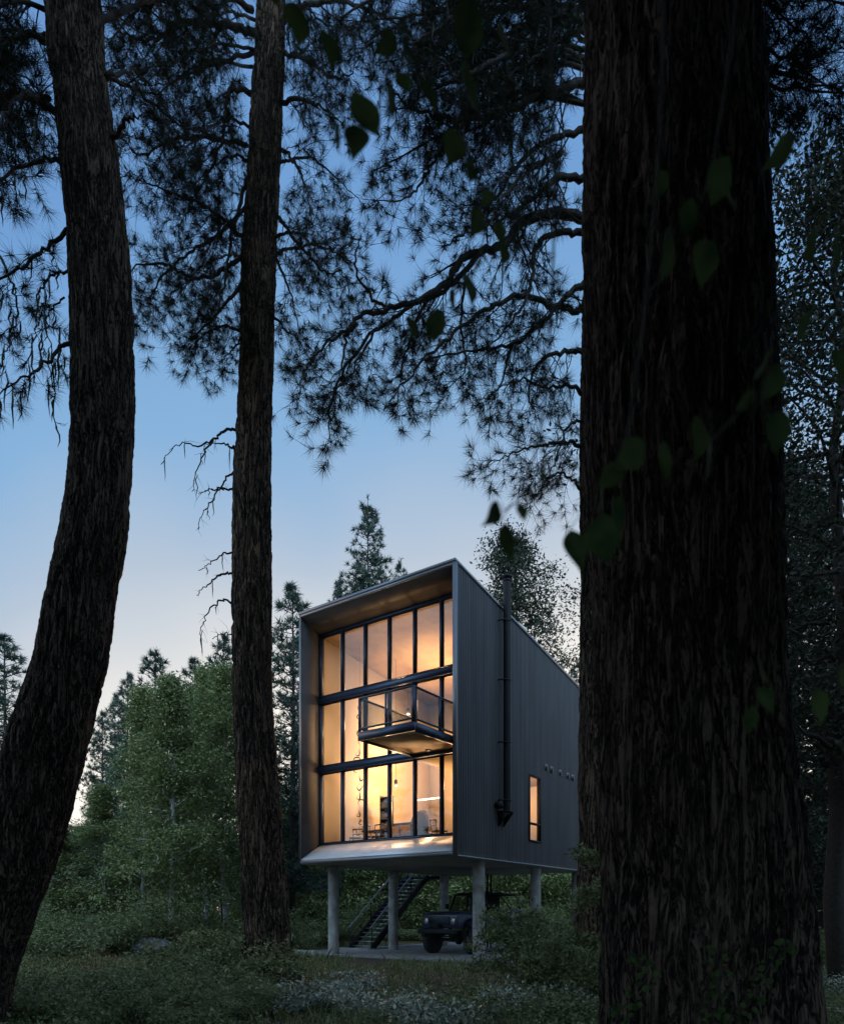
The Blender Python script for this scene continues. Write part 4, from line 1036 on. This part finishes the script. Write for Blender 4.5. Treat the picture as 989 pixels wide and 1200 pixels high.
# grass and litter
def grass():
    r = np.random.default_rng(9); V = []; n = 42000
    Y = r.uniform(8.5, 34, n); X = (r.uniform(-60, 1060, n)-CX)/F*Y
    cl = np.array([mnoise.noise(Vector((x*.7, y*.7, 1.5))) for x, y in zip(X, Y)])
    keep = (cl > -.12)
    c, s = math.cos(-TH), math.sin(-TH)
    lx = (X-O.x)*c-(Y-O.y)*s; ly = (X-O.x)*s+(Y-O.y)*c
    keep &= ~((lx > -8.7) & (lx < 1.8) & (ly > .6) & (ly < 12.6))
    X, Y = X[keep], Y[keep]; n = len(X); h = r.uniform(.06,.28,n)*(1+.6*(r.random(n) > .9)); a = r.uniform(0,6.28,n); ln = r.normal(size=(n,2))*.35
    Z = np.array([gz(x, y) for x, y in zip(X, Y)])
    w = .004+.0004*Y
    B = np.stack([X, Y, Z], 1); sd = np.stack([np.cos(a)*w, np.sin(a)*w, 0*a], 1)
    m1 = B+np.stack([ln[:,0]*h*.4, ln[:,1]*h*.4, h*.6], 1); tp = B+np.stack([ln[:,0]*h*1.1, ln[:,1]*h*1.1, h], 1)
    V = np.stack([B-sd, B+sd, m1+sd*.7, tp, m1-sd*.7], 1).reshape(-1,3)
    o = MB().arrays(V, np.arange(n*5).reshape(-1,5)).build('grass', M['leafmid']); tag(o, 'short wild grass growing over the clearing', 'grass', kind='stuff')
grass()
def litter():
    r = np.random.default_rng(19); n = 26000
    Y = r.uniform(8.5, 22, n); X = (r.uniform(-60, 1060, n)-CX)/F*Y; Z = np.array([gz(x, y) for x, y in zip(X, Y)])+.02
    C = np.stack([X,Y,Z],1); V, Fc = leaf_cloud(C, .01, 1, .035, r, flat=.5)
    M['litter'] = mat('litter', (.17,.13,.10), .8, island=.6)
    o = MB().arrays(V, Fc).build('leaf_litter', M['litter']); tag(o, 'brown and grey leaf litter on the forest floor', 'leaf litter', kind='stuff')
litter()
# boulder, logs
def rock(label, loc, sx, sy_, sz, seed):
    mb = MB(); vs = []; fs = []; n, m = 24, 14
    for j in range(m+1):
        for i in range(n):
            a = 2*math.pi*i/n; b_ = math.pi*j/m; p = Vector((math.sin(b_)*math.cos(a), math.sin(b_)*math.sin(a), math.cos(b_)))
            k = 1+.3*mnoise.noise(p*1.6+Vector((seed,0,0)))+.1*mnoise.noise(p*5); vs.append((p.x*sx*k, p.y*sy_*k, p.z*sz*k+sz*.5))
    fs = [(j*n+i, j*n+(i+1)%n, (j+1)*n+(i+1)%n, (j+1)*n+i) for j in range(m) for i in range(n)]
    o = mb.add(vs, fs).build('boulder', M['rock'], smooth=True); o.location = loc; tag(o, label, 'boulder')
rock('large pale grey boulder in shade under the aspens', at(178,27), .75, .6, .45, 2)
def log(label, a, b_, r0, seed):
    r = np.random.default_rng(seed); pts = [Vector(a).lerp(Vector(b_), k/6)+Vector(r.normal(size=3)*.03) for k in range(7)]
    mb = MB(); mb.tube(pts, [r0*(1-.5*k/6) for k in range(7)], 8); mb.tube([pts[3], pts[3]+Vector((.2,.1,.35))], [r0*.4,.005], 5)
    tag(mb.build('fallen_branch', M['paletrunk']), label, 'branch')
log('pale fallen branch lying right of the massive trunk', at(958,20,.35), at(1000,19,.55), .04, 1)
log('grey fallen stick in the foreground below the truck', at(560,12,.06), at(640,11,.08), .02, 2)
log('short grey fallen stick left of the path of litter', at(430,11,.06), at(470,10.4,.06), .018, 3)

# ------------------------------------------------------------------ near leaves hanging in front
def leaf_shape(mb, c, ln, ang, tilt, r, wd=.62):
    """pointed ovate leaf; ang: direction of the tip in the picture plane (0 = down)"""
    ax = Vector((math.sin(ang), 0, -math.cos(ang))); sd0 = Vector((math.cos(ang), 0, math.sin(ang)))
    sd = (sd0*math.cos(tilt)+Vector((0,1,0))*math.sin(tilt)).normalized(); nr = ax.cross(sd)
    cv = r.uniform(-.05,.22); bd = r.normal()*.07; prof = [0,.55,.88,1,.93,.74,.5,.27,.1,0]; n = len(prof)-1; vs = []
    for i, w in enumerate(prof):
        t = i/n; m = c+ax*(t-.5)*ln+nr*(cv*ln*(t-.5)**2*4)+sd*(bd*ln*(t-.5)**2*4)
        for k in (-1, 0, 1): vs.append(m+sd*(k*w*ln*wd*.5)+nr*(.06*ln*abs(k)*w))
    fs = [(i*3+k, i*3+k+1, (i+1)*3+k+1, (i+1)*3+k) for i in range(n) for k in (0,1)]
    mb.add(vs, fs); return c-ax*ln*.5
TW = [
 ('leafy twig hanging at the top beside the straight pine', 1.25, [(345,-40),(350,5),(345,20)], [(348,35,65,0,.5),(387,60,56,.05,.3),(393,165,44,0,1.2),(320,-5,50,.2,.4)]),
 ('leafy twig with the largest dark leaf near the upper centre', 1.25, [(470,-40),(450,30),(455,85),(440,130)], [(450,52,36,-.9,.8),(418,168,52,-.1,.2),(433,145,56,.25,.1),(457,118,38,0,.7),(477,62,40,.4,1.0),(474,100,38,.3,.5)]),
 ('leafy twig trailing down the centre of the canopy', 1.2, [(560,-40),(545,60),(540,130),(555,200),(570,260),(552,330)], [(503,118,50,.3,.6),(545,45,80,0,.5),(550,115,80,.3,1.0),(592,55,60,.5,1.1),(530,178,52,-.1,.5),(551,205,28,0,.4),(568,233,30,-.6,.5),(585,275,48,.1,.4),(556,262,38,-.3,.9),(574,205,40,.6,1.1),(595,85,44,.5,1.2)]),
 ('leafy twig ending in small green leaves above the drooping pine limb', 1.3, [(620,-40),(590,120),(585,240),(560,310),(515,365)], [(550,342,42,.3,.8),(528,355,34,0,.8),(510,388,44,0,.2),(483,385,34,0,.9),(568,305,40,.5,1.0),(590,300,34,-.2,.7)]),
 ('leafy twig with blurred leaves over the chimney pipe', .95, [(640,-60),(650,200),(640,450),(615,570),(590,600)], [(577,606,38,-.5,.4),(612,603,28,.3,.5),(593,643,50,0,.7),(634,560,30,.2,1.0)]),
 ('leafy twig against the lower left side of the massive trunk', .9, [(780,-60),(770,200),(740,480),(712,560),(700,610)], [(675,648,58,.25,.2),(707,640,68,0,.3),(722,610,60,.1,.5),(735,538,50,-.7,.6),(777,548,66,.3,.3),(710,560,50,-.8,.9)]),
 ('leafy twig across the upper part of the massive trunk', .95, [(870,-60),(850,100),(830,210),(810,260)], [(770,220,52,-.8,.8),(836,222,62,0,.4),(778,305,74,-.1,1.0),(822,312,74,0,.2),(803,262,60,-.4,.5),(855,235,50,.5,.9)]),
 ('leafy twig across the middle of the massive trunk', .9, [(990,380),(930,430),(890,460),(850,500),(830,520)], [(818,520,68,0,.5),(829,545,54,-.15,1.3),(905,452,64,-.3,.3),(908,512,70,.1,.3),(870,470,40,-.7,.9),(890,430,46,-.5,1.1)]),
 ('leafy twig hanging at the upper right edge', 1.0, [(1020,120),(985,150),(950,175),(945,250)], [(908,182,60,-.9,.6),(962,160,48,.2,.5),(945,300,60,-.2,.5),(978,300,66,.1,.9),(935,390,46,-.3,.8)]),
 ('leafy twig at the lower right by the massive trunk', .95, [(1020,760),(980,790),(930,800),(885,815)], [(877,848,44,-.1,.5),(898,822,40,.4,.4),(896,797,28,.6,1.0),(984,800,44,.1,.5),(960,830,50,.2,.6),(985,430,60,0,.6)]),
]
for k, (lb, Y, stem, lv) in enumerate(TW):
    r = np.random.default_rng(900+k); base = W(stem[0][0], stem[0][1], Y); t = thing('leafy_twig', lb, 'twig', base)
    mb = MB(); path = catmull([tuple(W(a, b_, Y)) for a, b_ in stem], 6); mb.tube(path, [.0020-.0011*i/len(path) for i in range(len(path))], 6)
    lm = MB()
    for (px, py, L_, an, ti) in lv:
        yy = Y*r.uniform(.9,1.12); c = W(px, py, yy); tip = leaf_shape(lm, c, L_/F*yy*r.uniform(.82,1.05), an+r.normal()*.15, ti+r.normal()*.2, r, wd=r.uniform(.48,.72))
        j = min(range(len(path)), key=lambda i: (Vector(path[i])-tip).length); a = Vector(path[j])
        mb.tube([a, a.lerp(tip, .5)+Vector((0,0,.006)), tip], .0006, 4)
    mb.build('stem', M['limb'], t).location = -base
    lm.build('foliage', M['leafnear'], t, smooth=True).location = -base

# ------------------------------------------------------------------ world, sun, camera
w = bpy.data.worlds.new('World'); scene.world = w; w.use_nodes = True; N = w.node_tree.nodes; L = w.node_tree.links
bg = N['Background']; sky = N.new('ShaderNodeTexSky'); sky.sky_type = 'NISHITA'; sky.sun_disc = False
SUN_EL, SUN_AZ = math.radians(4), math.radians(12)
sky.sun_elevation = SUN_EL; sky.sun_rotation = SUN_AZ; sky.dust_density = .6; sky.ozone_density = 2.5; sky.air_density = 1.0
tc = N.new('ShaderNodeTexCoord'); sx = N.new('ShaderNodeSeparateXYZ'); L.new(tc.outputs['Generated'], sx.inputs[0])
dt = N.new('ShaderNodeVectorMath'); dt.operation = 'DOT_PRODUCT'; dt.inputs[1].default_value = (.10,.90,.42); L.new(tc.outputs['Generated'], dt.inputs[0])
mr = N.new('ShaderNodeMath'); mr.operation = 'MULTIPLY_ADD'; mr.inputs[1].default_value = -.95; mr.inputs[2].default_value = .95; L.new(dt.outputs['Value'], mr.inputs[0])
nz = N.new('ShaderNodeTexNoise'); nz.inputs['Scale'].default_value = 1.6; nz.inputs['Detail'].default_value = 3; L.new(tc.outputs['Generated'], nz.inputs['Vector'])
ns = N.new('ShaderNodeMath'); ns.operation = 'MULTIPLY_ADD'; ns.inputs[1].default_value = .34; ns.inputs[2].default_value = -.17; L.new(nz.outputs['Fac'], ns.inputs[0])
ad = N.new('ShaderNodeMath'); ad.operation = 'ADD'; L.new(sx.outputs['Z'], ad.inputs[0]); L.new(mr.outputs[0], ad.inputs[1])
a2_ = N.new('ShaderNodeMath'); a2_.operation = 'ADD'; L.new(ad.outputs[0], a2_.inputs[0]); L.new(ns.outputs[0], a2_.inputs[1])
rp = N.new('ShaderNodeValToRGB'); e = rp.color_ramp.elements
e[0].position = .30; e[0].color = (.70,.65,.59,1); e[1].position = 1.0; e[1].color = (.08,.17,.365,1)
for pos, c in ((.43,(.46,.46,.46)), (.53,(.29,.345,.42)), (.65,(.145,.27,.44)), (.80,(.10,.212,.41))):
    x = e.new(pos); x.color = (*c, 1)
L.new(a2_.outputs[0], rp.inputs[0])
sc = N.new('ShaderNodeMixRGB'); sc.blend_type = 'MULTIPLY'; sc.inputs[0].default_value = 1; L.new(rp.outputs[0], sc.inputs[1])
# fill light added by brightening the sky behind the viewpoint and overhead
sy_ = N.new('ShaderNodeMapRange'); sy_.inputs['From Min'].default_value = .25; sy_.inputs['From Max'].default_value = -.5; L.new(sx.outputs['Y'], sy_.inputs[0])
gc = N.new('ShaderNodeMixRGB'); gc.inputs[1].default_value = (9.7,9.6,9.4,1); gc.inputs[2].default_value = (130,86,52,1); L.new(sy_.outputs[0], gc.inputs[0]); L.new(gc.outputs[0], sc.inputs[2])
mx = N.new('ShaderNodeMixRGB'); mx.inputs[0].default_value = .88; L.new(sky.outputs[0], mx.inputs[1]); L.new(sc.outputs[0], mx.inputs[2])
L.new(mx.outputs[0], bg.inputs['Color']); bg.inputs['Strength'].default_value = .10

sl = bpy.data.lights.new('sun', 'SUN'); sl.energy = .15; sl.angle = math.radians(12); sl.color = (1,.72,.48)
so_ = bpy.data.objects.new('sun', sl); COL.objects.link(so_)
sd = Vector((-.75,.35,.30)).normalized(); so_.rotation_euler = sd.to_track_quat('Z','Y').to_euler()

cam = bpy.data.cameras.new('camera'); co = bpy.data.objects.new('camera', cam); COL.objects.link(co); scene.camera = co
co.location = (0,0,EYE); co.rotation_euler = (math.radians(90),0,0)
cam.sensor_fit = 'HORIZONTAL'; cam.sensor_width = 24; cam.lens = F/989*24; cam.shift_y = (HY-600)/989
cam.clip_start = .05; cam.clip_end = 2000
cam.dof.use_dof = True; cam.dof.focus_distance = 23; cam.dof.aperture_fstop = 2.6
scene.render.engine = 'CYCLES'
vs_ = scene.view_settings; vs_.view_transform = 'Standard'; vs_.look = 'None'; vs_.gamma = 1; vs_.use_curve_mapping = False; vs_.exposure = .9
scene.cycles.max_bounces = 8; scene.cycles.transparent_max_bounces = 16
